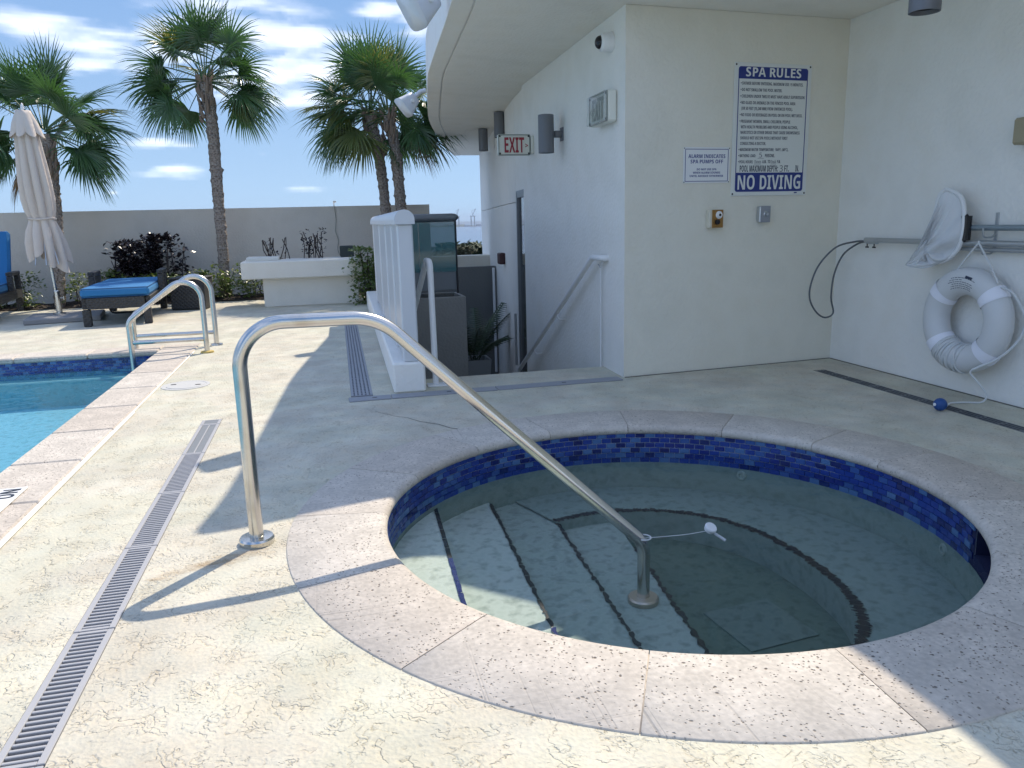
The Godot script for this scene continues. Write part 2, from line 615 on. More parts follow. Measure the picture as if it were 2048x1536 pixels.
# ---------------------------------------------------------------- sky
func sky_cover() -> ImageTexture:
	var W := 4096
	var H := 2048
	var rows := 1024   # the upper half
	var n := noise(FastNoiseLite.TYPE_SIMPLEX_SMOOTH, 0.011, 6, 4)
	n.domain_warp_enabled = true
	n.domain_warp_amplitude = 26.0
	n.domain_warp_frequency = 0.012
	var f := n.get_seamless_image(1024, 512, false, false, 0.1, true)
	f.resize(2048, 512, Image.INTERPOLATE_CUBIC)
	var fd := f.get_data()
	var n2 := noise(FastNoiseLite.TYPE_SIMPLEX_SMOOTH, 0.004, 3, 8).get_seamless_image(2048, 512, false, false, 0.1, true).get_data()
	# clouds seen over the pool: azimuth, elevation, half sizes in degrees
	var blobs := [[-16.08, 12.15, 2.95, 0.81, 0.9], [-12.66, 11.74, 3.15, 0.98, 1.0], [-8.94, 11.84, 2.71, 1.71, 1.0], [-13.17, 9.88, 1.98, 0.71, 0.9], [-10.95, 9.56, 2.06, 0.88, 1.0], [-4.26, 13.1, 4.48, 1.3, 1.0], [-1.86, 11.56, 4.28, 1.79, 1.1], [1.02, 10.86, 3.36, 1.83, 1.1], [-0.79, 8.81, 2.0, 1.1, 0.9], [-3.3, 9.85, 3.92, 1.82, 1.0], [4.93, 14.1, 1.69, 0.65, 0.9], [7.41, 13.07, 1.37, 1.05, 1.0], [-10.54, 5.52, 1.65, 0.37, 0.9], [-9.21, 3.87, 1.85, 0.32, 0.95], [-10.16, 3.48, 2.14, 0.25, 0.8], [-0.61, 2.59, 2.05, 0.27, 0.7], [-8.75, 5.39, 0.92, 0.22, 0.8], [-3.74, 4.94, 0.49, 0.2, 0.5], [-13.09, 2.39, 0.29, 0.13, 0.5], [-2.61, 2.78, 0.83, 0.17, 0.6], [6.26, 0.91, 1.43, 0.18, 0.3]]
	var data := PackedByteArray()
	data.resize(W * H * 4)
	var half := 2.0   # coarse cells away from the detailed window
	for y in range(0, rows):
		var el := 90.0 - (y + 0.5) * 180.0 / H
		if el < 18.0 and true:
			pass
		var coarse := 4 if el > 22.0 else 2
		if y % coarse != 0:
			var a := (y - y % coarse) * W * 4
			for k in 0:
				pass
			continue
		for x in range(0, W, coarse):
			var az := (x + 0.5) * 360.0 / W
			if az > 180.0:
				az -= 360.0
			# cloud layer overhead: flatter towards the horizon
			var stretch := 1.0 / maxf(sin(deg_to_rad(maxf(el, 3.0))), 0.05)
			var u := posmod(int(az * 24.0 + 900.0), 2048)
			var vv := posmod(int(el * 62.0), 512)
			var fb: float = fd[vv * 2048 + u] / 255.0
			var lo: float = n2[posmod(int(el * 5.0), 512) * 2048 + posmod(int(az * 5.69), 2048)] / 255.0
			var d := 0.0
			if az > -24.0 and az < 14.0 and el < 18.0:
				for b in blobs:
					var p: float = (az - b[0]) / b[2]
					var q: float = (el - b[1]) / b[3]
					var r := p * p + q * q
					if r < 3.0:
						d = maxf(d, b[4] * exp(-r * 0.75))
				d = 0.85 * smoothstep(0.30, 1.25, d * 0.85 + (fb - 0.5) * 1.25 * clampf(d * 1.8, 0.0, 1.0) + 0.12)
			else:
				d = clampf((lo - 0.36) * 3.2, 0.0, 1.0) * clampf(fb * 1.8 - 0.2, 0.0, 1.0)
				if el < 18.0:
					d *= clampf((absf(az + 5.0) - 19.0) / 8.0, 0.0, 1.0)
				else:
					d *= clampf((el - 14.0) / 8.0, 0.3, 1.0) if absf(az + 5.0) < 22.0 else 1.0
			var al := int(clampf(d, 0.0, 1.0) * 255.0)
			if al == 0:
				continue
			for yy in coarse:
				var i := ((y + yy) * W + x) * 4
				for xx in coarse:
					data[i] = 255
					data[i + 1] = 250
					data[i + 2] = 242
					data[i + 3] = al
					i += 4
	var im := Image.create_from_data(W, H, false, Image.FORMAT_RGBA8, data)
	return ImageTexture.create_from_image(im)

# ---------------------------------------------------------------- plants
func fan_leaf(st: SurfaceTool, base: Vector3, dir: Vector3, pet: float, size: float, droop: float, r: RandomNumberGenerator) -> void:
	st.set_smooth_group(-1)
	var side := dir.cross(Vector3.UP)
	if side.length() < 0.1:
		side = Vector3.RIGHT
	side = side.normalized()
	side = side.rotated(dir, r.randf_range(-0.9, 0.9))
	# petiole, sagging a little
	var p := base
	var d := dir
	var pts := [p]
	for k in 4:
		d = (d + Vector3.DOWN * 0.07 * droop).normalized()
		p += d * pet / 4
		pts.append(p)
	tube(st, pts, [0.013, 0.010, 0.009, 0.008, 0.007], 4, false)
	var nrm := side.cross(d).normalized()
	st.set_smooth_group(-1)
	var n := 36
	for i in n:
		var t := (i + 0.5) / n * 2.0 - 1.0
		var ang := t * 2.0 + r.randf_range(-0.03, 0.03)
		var fwd := (d * cos(ang) + side * sin(ang)).normalized()
		fwd = (fwd + nrm * 0.22 * (0.3 + absf(t)) * (1.6 - droop)).normalized()
		var len := size * (1.0 - 0.28 * absf(t)) * r.randf_range(0.9, 1.06)
		var wd := size * 0.023
		var across := nrm.cross(fwd).normalized()
		var q := p
		var sag := droop * r.randf_range(0.6, 1.4)
		var prev := [q, q, q]
		var widths := [0.35, 1.0, 0.75, 0.42, 0.0]
		for s in range(1, 5):
			fwd = (fwd + Vector3.DOWN * 0.082 * sag * s).normalized()
			q += fwd * len / 4
			var ww: float = wd * widths[s]
			var lift := nrm * ww * 0.55
			var cur := [q - across * ww + lift, q, q + across * ww + lift]
			if s == 1:
				var w0: float = wd * widths[0]
				prev = [p - across * w0 + nrm * w0 * 0.5, p, p + across * w0 + nrm * w0 * 0.5]
			if s < 4:
				quad(st, prev[0], prev[1], cur[1], cur[0])
				quad(st, prev[1], prev[2], cur[2], cur[1])
			else:
				tri3(st, prev[0], prev[1], q)
				tri3(st, prev[1], prev[2], q)
			prev = cur

func trunk_mesh(pts: Array, r0: float, r1: float, r: RandomNumberGenerator) -> SurfaceTool:
	var st := begin()
	var line := smooth_line(pts, 26)
	var n := line.size()
	var seg := 18
	var rings := []
	var nz := noise(FastNoiseLite.TYPE_SIMPLEX_SMOOTH, 3.0, 3, r.randi() % 1000)
	for i in n:
		var t := float(i) / (n - 1)
		var ring := []
		var scar := 0.010 * absf(sin(i * 1.05 + r.randf() * 0.6))
		for k in seg:
			var a := TAU * k / seg
			var rr := lerpf(r0, r1, t) + scar + nz.get_noise_3d(cos(a) * 0.9, t * 7.0, sin(a) * 0.9) * 0.022
			if i % 4 == 0 and r.randf() < 0.16:
				rr += r.randf_range(0.008, 0.028)
			ring.append(line[i] + v3(cos(a) * rr, 0, sin(a) * rr))
		rings.append(ring)
	st.set_smooth_group(1)
	for i in n - 1:
		for k in seg:
			var k2 := (k + 1) % seg
			quad(st, rings[i][k], rings[i + 1][k], rings[i + 1][k2], rings[i][k2])
	return st

func palm(label: String, at: Vector3, pts: Array, r0: float, r1: float, fronds: int, size: float, sd: int, yellow: float, lean := Vector3.ZERO) -> void:
	var r := RandomNumberGenerator.new()
	r.seed = sd
	var o := thing("palm_tree", label, "palm tree", at, 0.0, "fan palms in the planting bed")
	obj("trunk", trunk_mesh(pts, r0, r1, r), M.bark, o)
	var top: Vector3 = pts[pts.size() - 1]
	var boots := begin()
	for k in 34:
		var a := r.randf() * TAU
		var h := r.randf_range(-0.62, 0.05)
		var b := top + v3(cos(a) * r1, h, sin(a) * r1)
		var e := b + v3(cos(a) * r.randf_range(0.02, 0.07), r.randf_range(0.10, 0.24), sin(a) * r.randf_range(0.02, 0.07))
		tube(boots, [b, (b + e) * 0.5 + v3(cos(a), 0, sin(a)) * 0.012, e], [0.030, 0.024, 0.008], 5, true)
	obj("leaf_bases", boots, M.boot, o)
	for k in fronds:
		var t := (k + 0.5) / fronds
		var el := lerpf(1.45, -0.62, pow(t, 0.9)) + r.randf_range(-0.22, 0.22)
		var az := k * 2.39996 + r.randf_range(-0.25, 0.25)
		# the old fronds hang mostly to either side, where the wind blows them
		if t > 0.55 and absf(sin(az)) > 0.6:
			az = signf(sin(az)) * asin(0.6 * r.randf()) if cos(az) > 0.0 else PI - signf(sin(az)) * asin(0.6 * r.randf())
		var dir := v3(cos(az) * cos(el), sin(el), sin(az) * cos(el))
		dir = (dir + lean * 0.25).normalized()
		var st := begin()
		var base := top + v3(cos(az) * r1 * 0.5, 0.10 - 0.12 * t, sin(az) * r1 * 0.5)
		fan_leaf(st, base, dir, size * r.randf_range(0.62, 0.85), size * r.randf_range(0.78, 1.0), lerpf(0.5, 1.35, t), r)
		var m = M.frond
		if t > 0.94 and r.randf() < 0.4:
			m = M.frond_dry
		elif r.randf() < yellow:
			m = M.frond_yellow
		obj("frond", st, m, o)

func leaf_cluster(count: int, extent: Vector3, leaf: float, m: Material, sd: int, called: String, parent: Node, shape := 0) -> void:
	var r := RandomNumberGenerator.new()
	r.seed = sd
	var st := begin()
	st.set_smooth_group(-1)
	var l := [v3(0, 0, 0), v3(-0.28, 0.06, 0.45), v3(0, -0.02, 0.5), v3(0.28, 0.06, 0.45), v3(0, -0.08, 1.0)]
	tri3(st, l[0], l[2], l[1])
	tri3(st, l[0], l[3], l[2])
	tri3(st, l[1], l[2], l[4])
	tri3(st, l[2], l[3], l[4])
	st.generate_normals()
	var mm := MultiMesh.new()
	mm.transform_format = MultiMesh.TRANSFORM_3D
	mm.mesh = st.commit()
	mm.instance_count = count
	var clumps := []
	for k in 9:
		clumps.append(v3(r.randf_range(-1, 1), r.randf_range(0.15, 1), r.randf_range(-1, 1)))
	for i in count:
		var c: Vector3 = clumps[r.randi() % clumps.size()]
		var p := c + v3(r.randfn(), r.randfn(), r.randfn()) * (0.20 if shape == 0 else 0.32)
		p = v3(p.x * extent.x, clampf(p.y, 0.02, 1.02 + r.randf() * 0.06) * extent.y, p.z * extent.z)
		var b := Basis.from_euler(v3(r.randf_range(-0.9, 0.6), r.randf() * TAU, r.randf_range(-0.6, 0.6))).scaled(Vector3.ONE * leaf * r.randf_range(0.6, 1.25))
		mm.set_instance_transform(i, Transform3D(b, p))
	var o := MultiMeshInstance3D.new()
	o.name = called
	o.multimesh = mm
	o.material_override = m
	o.set_meta("kind", "stuff")
	parent.add_child(o, true)

func stems(parent: Node, count: int, w: float, h: float, sd: int, m: Material, rad := 0.006, called := "stem") -> void:
	var r := RandomNumberGenerator.new()
	r.seed = sd
	for k in count:
		var st := begin()
		var p := v3(r.randf_range(-w, w) * 0.5, 0, r.randf_range(-0.1, 0.1))
		var q := v3(p.x + r.randf_range(-w, w) * 0.35, h * r.randf_range(0.7, 1.0), p.z + r.randf_range(-0.1, 0.1))
		tube(st, [p, p.lerp(q, 0.5) + v3(r.randf_range(-0.04, 0.04), 0, 0), q], rad, 5)
		obj(called, st, m, parent)

# ---------------------------------------------------------------- furniture
func lounger(label: String, at: Vector3, turn: float, raised: bool) -> void:
	var o := thing("sun_lounger", label, "sun lounger", at, turn, "blue sun loungers by the far wall")
	# local: foot end at z = 0, head towards -z, length 2.0, width 0.74
	var W := 0.74
	var fr := begin()
	for s in [-1.0, 1.0]:
		box(fr, v3(s * (W * 0.5 - 0.03), 0.265, -0.98), v3(0.06, 0.13, 1.84), 0.008)
	box(fr, v3(0, 0.265, -0.03), v3(W - 0.122, 0.13, 0.06), 0.008)
	box(fr, v3(0, 0.265, -1.87), v3(W - 0.122, 0.13, 0.06), 0.008)
	obj("frame", fr, M.wicker, o)
	for s in [-1.0, 1.0]:
		for z in [-0.045, -1.86]:
			obj("leg", box_mesh(v3(s * (W * 0.5 - 0.045), 0.098, z), v3(0.085, 0.196, 0.085), 0.008), M.wicker, o)
	for s in [-1.0, 1.0]:
		var ar := begin()
		box(ar, v3(s * (W * 0.5 + 0.035), 0.56, -1.28), v3(0.075, 0.05, 0.52), 0.008)
		box(ar, v3(s * (W * 0.5 + 0.035), 0.432, -1.06), v3(0.07, 0.204, 0.07), 0.008)
		box(ar, v3(s * (W * 0.5 + 0.035), 0.432, -1.50), v3(0.07, 0.204, 0.07), 0.008)
		obj("armrest", ar, M.wicker, o)
	obj("seat_cushion", box_mesh(v3(0, 0.388, -0.62), v3(W, 0.11, 1.22), 0.03), M.cushion, o)
	if raised:
		var b := Basis(Vector3.RIGHT, -1.05)
		obj("back_cushion", box_mesh(v3(0, 0.74, -1.46), v3(W, 0.11, 0.86), 0.03, b * Basis(Vector3.RIGHT, PI * 0.0 + 2.1)), M.cushion, o)
	else:
		obj("back_cushion", box_mesh(v3(0, 0.388, -1.62), v3(W, 0.11, 0.74), 0.03), M.cushion, o)
	var pipe := begin()
	var px := W * 0.5 - 0.012
	tube(pipe, [v3(-px, 0.436, -0.02), v3(px, 0.436, -0.02), v3(px, 0.436, -1.22), v3(-px, 0.436, -1.22), v3(-px, 0.436, -0.02)], 0.006, 5, false)
	tube(pipe, [v3(-px, 0.340, -0.012), v3(px, 0.340, -0.012), v3(px, 0.340, -1.225), v3(-px, 0.340, -1.225), v3(-px, 0.340, -0.012)], 0.006, 5, false)
	obj("piping", pipe, M.cushion_seam, o)
	var hoop := begin()
	tube(hoop, bend([v3(-W * 0.3, 0.2, -0.95), v3(-W * 0.3, 0.06, -0.95), v3(W * 0.3, 0.06, -0.95), v3(W * 0.3, 0.2, -0.95)], [0.06, 0.06], 5), 0.012, 8)
	obj("support_hoop", hoop, M.black, o)

func umbrella() -> void:
	var o := thing("patio_umbrella", "closed cream canvas umbrella leaning on its pole beside the left palm", "umbrella", v3(-3.35, 0, -10.95))
	obj("base_plate", box_mesh(v3(0.10, 0.034, 0.10), v3(0.84, 0.068, 0.80), 0.012, Basis(Vector3.UP, 0.18)), M.base_plate, o)
	var lean := v3(-0.075, 2.62, 0.02)
	var st := begin()
	tube(st, [v3(0, 0.07, 0), lean * 0.99], 0.021, 12)
	obj("pole", st, M.steel, o)
	st = begin()
	lathe(st, [Vector2(0.0, 0.07), Vector2(0.075, 0.07), Vector2(0.075, 0.085), Vector2(0.036, 0.09), Vector2(0.034, 0.36), Vector2(0.03, 0.37), Vector2(0.0, 0.37)], 18)
	tube(st, [v3(0.03, 0.27, 0), v3(0.075, 0.27, 0.0)], 0.006, 6)
	tube(st, [v3(0.075, 0.245, 0), v3(0.075, 0.295, 0)], 0.008, 6)
	obj("base_sleeve", st, M.steel, o)
	# folded canopy: eight folds gathered at the tie
	var rows := [[2.50, 0.045, 0.1], [2.47, 0.085, 0.15], [2.40, 0.11, 0.25], [2.28, 0.135, 0.35], [2.10, 0.15, 0.42], [1.90, 0.17, 0.45], [1.70, 0.185, 0.45], [1.50, 0.19, 0.42], [1.36, 0.175, 0.38], [1.285, 0.15, 0.30], [1.255, 0.146, 0.28], [1.22, 0.155, 0.32], [1.10, 0.20, 0.42], [0.95, 0.235, 0.50], [0.80, 0.25, 0.56], [0.66, 0.25, 0.60]]
	var seg := 96
	st = begin()
	st.set_smooth_group(1)
	var rings := []
	var r := RandomNumberGenerator.new()
	r.seed = 31
	var ph := []
	for k in 8:
		ph.append([r.randf_range(0.75, 1.25), r.randf_range(-0.16, 0.16), r.randf_range(-0.12, 0.16)])
	for i in rows.size():
		var ring := []
		for k in seg:
			var a := TAU * k / seg
			var fo: float = a / TAU * 8.0 + 0.12 * sin(rows[i][0] * 2.2)
			var lobe: int = posmod(int(floor(fo)), 8)
			var c: float = fo - floor(fo)
			var pin: float = pow(absf(sin(c * PI)), 0.75)
			var rr: float = rows[i][1] * (1.0 - rows[i][2] * (1.0 - pin)) * lerpf(1.0, ph[lobe][0], rows[i][2] * pin * 0.7)
			var y: float = rows[i][0]
			if y < 1.2:
				var drop: float = (1.2 - y) / 0.54
				y += drop * (-0.10 * pin + 0.12 + ph[lobe][2])
				rr *= 1.0 + 0.12 * sin(a * 3.0 + y * 4.0) * drop
			var tw: float = a + ph[lobe][1] * rows[i][2] * pin
			ring.append(lean * (y / 2.62) + v3(cos(tw) * rr * 1.0, 0, sin(tw) * rr))
		rings.append(ring)
	for i in rings.size() - 1:
		for k in seg:
			var k2 := (k + 1) % seg
			quad(st, rings[i + 1][k], rings[i][k], rings[i][k2], rings[i + 1][k2])
	obj("canopy", st, M.canvas, o)
	# the vent tier hangs over the top as a little skirt
	st = begin()
	st.set_smooth_group(1)
	rings = []
	var tiers := [[2.545, 0.03], [2.54, 0.085], [2.50, 0.10], [2.40, 0.145], [2.30, 0.175], [2.225, 0.20]]
	for i in tiers.size():
		var ring := []
		for k in seg:
			var a := TAU * k / seg
			var c: float = fposmod(a / TAU * 8.0 + 0.3, 1.0)
			var pin: float = pow(absf(sin(c * PI)), 0.8)
			var s: float = i / 5.0
			var rr: float = tiers[i][1] * (1.0 - 0.32 * s * (1.0 - pin))
			ring.append(lean * ((tiers[i][0] + s * 0.07 * (1.0 - pin)) / 2.62) + v3(cos(a) * rr, 0, sin(a) * rr))
		rings.append(ring)
	for i in rings.size() - 1:
		for k in seg:
			var k2 := (k + 1) % seg
			quad(st, rings[i + 1][k], rings[i][k], rings[i][k2], rings[i + 1][k2])
	obj("vent_cap", st, M.canvas, o)
	st = begin()
	lathe(st, [Vector2(0.0, 0.0), Vector2(0.018, 0.0), Vector2(0.022, 0.03), Vector2(0.012, 0.07), Vector2(0.0, 0.09)], 12, Transform3D(Basis.IDENTITY, lean * (2.55 / 2.62)))
	obj("finial", st, M.plastic_white, o)
	st = begin()
	var belt := []
	for k in 41:
		var a := TAU * k / 40
		belt.append(lean * (1.262 / 2.62) + v3(cos(a) * 0.152, 0.006 * sin(a * 3), sin(a) * 0.152))
	tube(st, belt, 0.012, 6, false, 0.5)
	obj("tie_strap", st, M.canvas, o)
	for k in 3:
		st = begin()
		var a := 0.9 + k * 0.55
		tube(st, [lean * (1.12 / 2.62) + v3(cos(a) * 0.10, 0, sin(a) * 0.10), lean * (0.70 / 2.62) + v3(cos(a) * 0.245, 0, sin(a) * 0.245)], 0.008, 6)
		obj("rib", st, M.alu, o)

# ---------------------------------------------------------------- _ready
func _ready() -> void:
	rng.seed = 7
	# camera
	var cam := Camera3D.new()
	cam.name = "camera"
	add_child(cam)
	cam.fov = rad_to_deg(2.0 * atan(768.0 / 1540.0))
	cam.near = 0.05
	cam.far = 12000.0
	cam.position = v3(0, 1.1, 0)
	cam.basis = Basis(Vector3.UP, deg_to_rad(-13.3)) * Basis(Vector3.RIGHT, deg_to_rad(-12.0)) * Basis(Vector3.BACK, deg_to_rad(-1.45))
	cam.current = true
	# sky and exposure
	var sky := ProceduralSkyMaterial.new()
	sky.sky_top_color = lin(0.085, 0.19, 0.42)
	sky.sky_horizon_color = lin(0.29, 0.42, 0.56)
	sky.sky_curve = 0.16
	sky.ground_bottom_color = lin(0.10, 0.13, 0.16)
	sky.ground_horizon_color = lin(0.36, 0.46, 0.58)
	sky.sun_angle_max = 12.0
	sky.sky_cover = sky_cover()
	sky.sky_cover_modulate = Color(0.80, 0.77, 0.73, 0.8)
	var env := Environment.new()
	env.background_mode = Environment.BG_SKY
	env.sky = Sky.new()
	env.sky.sky_material = sky
	env.tonemap_mode = Environment.TONE_MAPPER_LINEAR
	env.tonemap_exposure = 1.84
	env.fog_enabled = true
	env.fog_density = 0.00012
	env.fog_light_color = Color(0.86, 0.92, 1.0)
	env.sdfgi_enabled = true
	env.ssao_enabled = true
	env.ssil_enabled = true
	var we := WorldEnvironment.new()
	we.name = "world"
	we.environment = env
	add_child(we)
	var sun := DirectionalLight3D.new()
	sun.name = "sun"
	sun.light_energy = 0.84
	sun.light_color = Color(1.0, 0.95, 0.87)
	sun.light_angular_distance = 0.55
	sun.shadow_enabled = true
	add_child(sun)
	sun.look_at_from_position(v3(0.485, 1.0, -0.615), Vector3.ZERO)
	make_materials()
	build_ground()
	build_building()
	build_spa()
	build_pool()
	build_stairs()
	build_garden()
	build_wall_things()
	build_deck_things()

# ---------------------------------------------------------------- setting
func build_ground() -> void:
	# deck slab with its openings
	var deck := CSGCombiner3D.new()
	deck.name = "deck"
	deck.set_meta("kind", "structure")
	deck.material_override = M.deck
	var add := func(c: Vector3, s: Vector3, op: int, turn := 0.0) -> void:
		var b := CSGBox3D.new()
		b.name = "slab" if op == CSGShape3D.OPERATION_UNION else "opening"
		b.size = s
		b.position = c
		b.operation = op
		b.rotation.y = turn
		b.material = M.deck
		deck.add_child(b, true)
	add.call(v3(-3.0, -0.2, -0.45), v3(22.0, 0.4, 25.9), CSGShape3D.OPERATION_UNION)
	add.call(v3(-6.375, -0.2, -1.99), v3(10.31, 1.2, 11.76), CSGShape3D.OPERATION_SUBTRACTION)   # pool
	add.call(v3(1.70, -0.2, -9.75), v3(2.2, 1.2, 8.66), CSGShape3D.OPERATION_SUBTRACTION)    # stairwell
	add.call(v3(6.0, -0.2, -11.0), v3(6.6, 1.2, 11.0), CSGShape3D.OPERATION_SUBTRACTION)    # inside of the building
	add.call(v3(-0.705, -0.0, -2.05), v3(0.112, 0.36, 5.24), CSGShape3D.OPERATION_SUBTRACTION)
	add.call(v3(0.2135, -0.0, -7.405), v3(0.142, 0.18, 4.83), CSGShape3D.OPERATION_SUBTRACTION, -0.016)
	add.call(v3(3.375, -0.0, -2.75), v3(0.09, 0.18, 4.0), CSGShape3D.OPERATION_SUBTRACTION)
	var cyl := CSGCylinder3D.new()
	cyl.name = "opening"
	cyl.radius = 1.435
	cyl.height = 1.2
	cyl.sides = 96
	cyl.position = v3(1.25, -0.2, -2.67)
	cyl.operation = CSGShape3D.OPERATION_SUBTRACTION
	cyl.material = M.deck
	deck.add_child(cyl, true)
	add_child(deck)
	# planting bed in front of the far wall, dark soil
	var st := begin()
	var nx := 60
	var nz := 6
	var h := func(i: int, j: int) -> Vector3:
		var x := -9.0 + 9.9 * i / nx
		var z := -12.42 - 0.96 * j / nz
		var y := 0.012 + 0.05 * sin(PI * clampf(j / float(nz) * 1.3, 0, 1)) + 0.02 * sin(x * 9.0 + j) * (0 if j == 0 else 1)
		return v3(x, y, z + (0.02 * sin(x * 13.0) if j == 0 else 0.0))
	for i in nx:
		for j in nz:
			quad(st, h.call(i, j), h.call(i + 1, j), h.call(i + 1, j + 1), h.call(i, j + 1))
	struct("planting_bed", st, M.soil)
	# sea far below, and land over the bay
	st = begin()
	quad(st, v3(-9000, -26, 60), v3(9000, -26, 60), v3(9000, -26, -9000), v3(-9000, -26, -9000))
	struct("sea", st, M.sea)
	st = begin()
	st.set_smooth_group(-1)
	var r := RandomNumberGenerator.new()
	r.seed = 15
	var prev := v3(-3000, -25.5, -4200)
	var ph := 12.0
	for i in range(1, 241):
		var x := -3000.0 + i * 30.0
		var z := -4200.0 + 60.0 * sin(i * 0.21)
		var hh := clampf(11.0 + 8.0 * sin(i * 0.13) + r.randf_range(-5, 7), 4, 32)
		var p := v3(x, -25.5, z)
		quad(st, prev, p, p + v3(0, hh, -60), prev + v3(0, ph, -60))
		quad(st, prev + v3(0, ph, -60), p + v3(0, hh, -60), p + v3(0, 0, -300), prev + v3(0, 0, -300))
		prev = p
		ph = hh
	struct("distant_shore", st, M.land)
	# white sheds and two cranes of the port across the bay
	var spots := [[668, 30, 8], [752, 26, 7], [818, 30, 9]]
	for k in spots.size():
		var s = spots[k]
		var o := thing("warehouse", ["pale port shed across the bay beside the glass guard", "pale port shed across the bay between the two cranes", "pale port shed across the bay next to the building wall"][k], "warehouse", v3(s[0], -25.5, -4130), 0.0, "port buildings across the bay")
		obj("wall", box_mesh(v3(0, s[2] * 0.5, 0), v3(s[1], s[2], 40)), M.building_far, o)
		var rf := begin()
		prism(rf, [Vector2(-s[1] * 0.52, -21), Vector2(s[1] * 0.52, -21), Vector2(s[1] * 0.52, 21), Vector2(-s[1] * 0.52, 21)], s[2], s[2] + 2.5)
		obj("roof", rf, M.building_far, o)
	for k in 2:
		var x: float = [705.0, 790.0][k]
		var o := thing("harbour_crane", ["thin harbour crane on the far shore, nearer the glass guard", "thin harbour crane on the far shore, nearer the building wall"][k], "crane", v3(x, -25.5, -4160), 0.0, "harbour cranes across the bay")
		var c := begin()
		for sx in [-9.0, 9.0]:
			for sz in [-8.0, 8.0]:
				box(c, v3(sx, 26, sz), v3(2.4, 52, 2.4))
		box(c, v3(0, 53.5, 0), v3(26, 3, 22))
		obj("portal", c, M.crane_far, o)
		c = begin()
		tube(c, [v3(-4, 54, 0), v3(10 + 8 * k, 92, 0)], 1.5, 6)
		tube(c, [v3(6, 54, 0), v3(-6, 80, 0), v3(10 + 8 * k, 92, 0)], 0.9, 6)
		obj("boom", c, M.crane_far, o)

const H := 2.43

func roof_outline() -> Array:
	var edge := smooth_line([Vector2(2.75, -16.28), Vector2(2.26, -14.4), Vector2(1.81, -12.33), Vector2(1.485, -10.7), Vector2(1.26, -9.13), Vector2(1.15, -8.3), Vector2(1.05, -7.5), Vector2(1.0, -6.83), Vector2(0.957, -6.2), Vector2(0.91, -5.47), Vector2(0.865, -4.95), Vector2(0.81, -4.62)], 4)
	edge.append(Vector2(0.815, -4.575))
	edge.append(Vector2(0.835, -4.56))
	edge += smooth_line([Vector2(0.87, -4.558), Vector2(1.04, -4.592), Vector2(1.26, -4.657), Vector2(1.495, -4.715), Vector2(1.72, -4.755), Vector2(1.90, -4.70), Vector2(2.06, -4.56), Vector2(2.20, -4.42), Vector2(2.36, -4.15), Vector2(2.50, -3.75), Vector2(2.585, -3.25), Vector2(2.605, -2.92), Vector2(2.58, -2.4), Vector2(2.52, -1.5), Vector2(2.45, 0.5), Vector2(2.4, 3.2)], 5)
	return edge

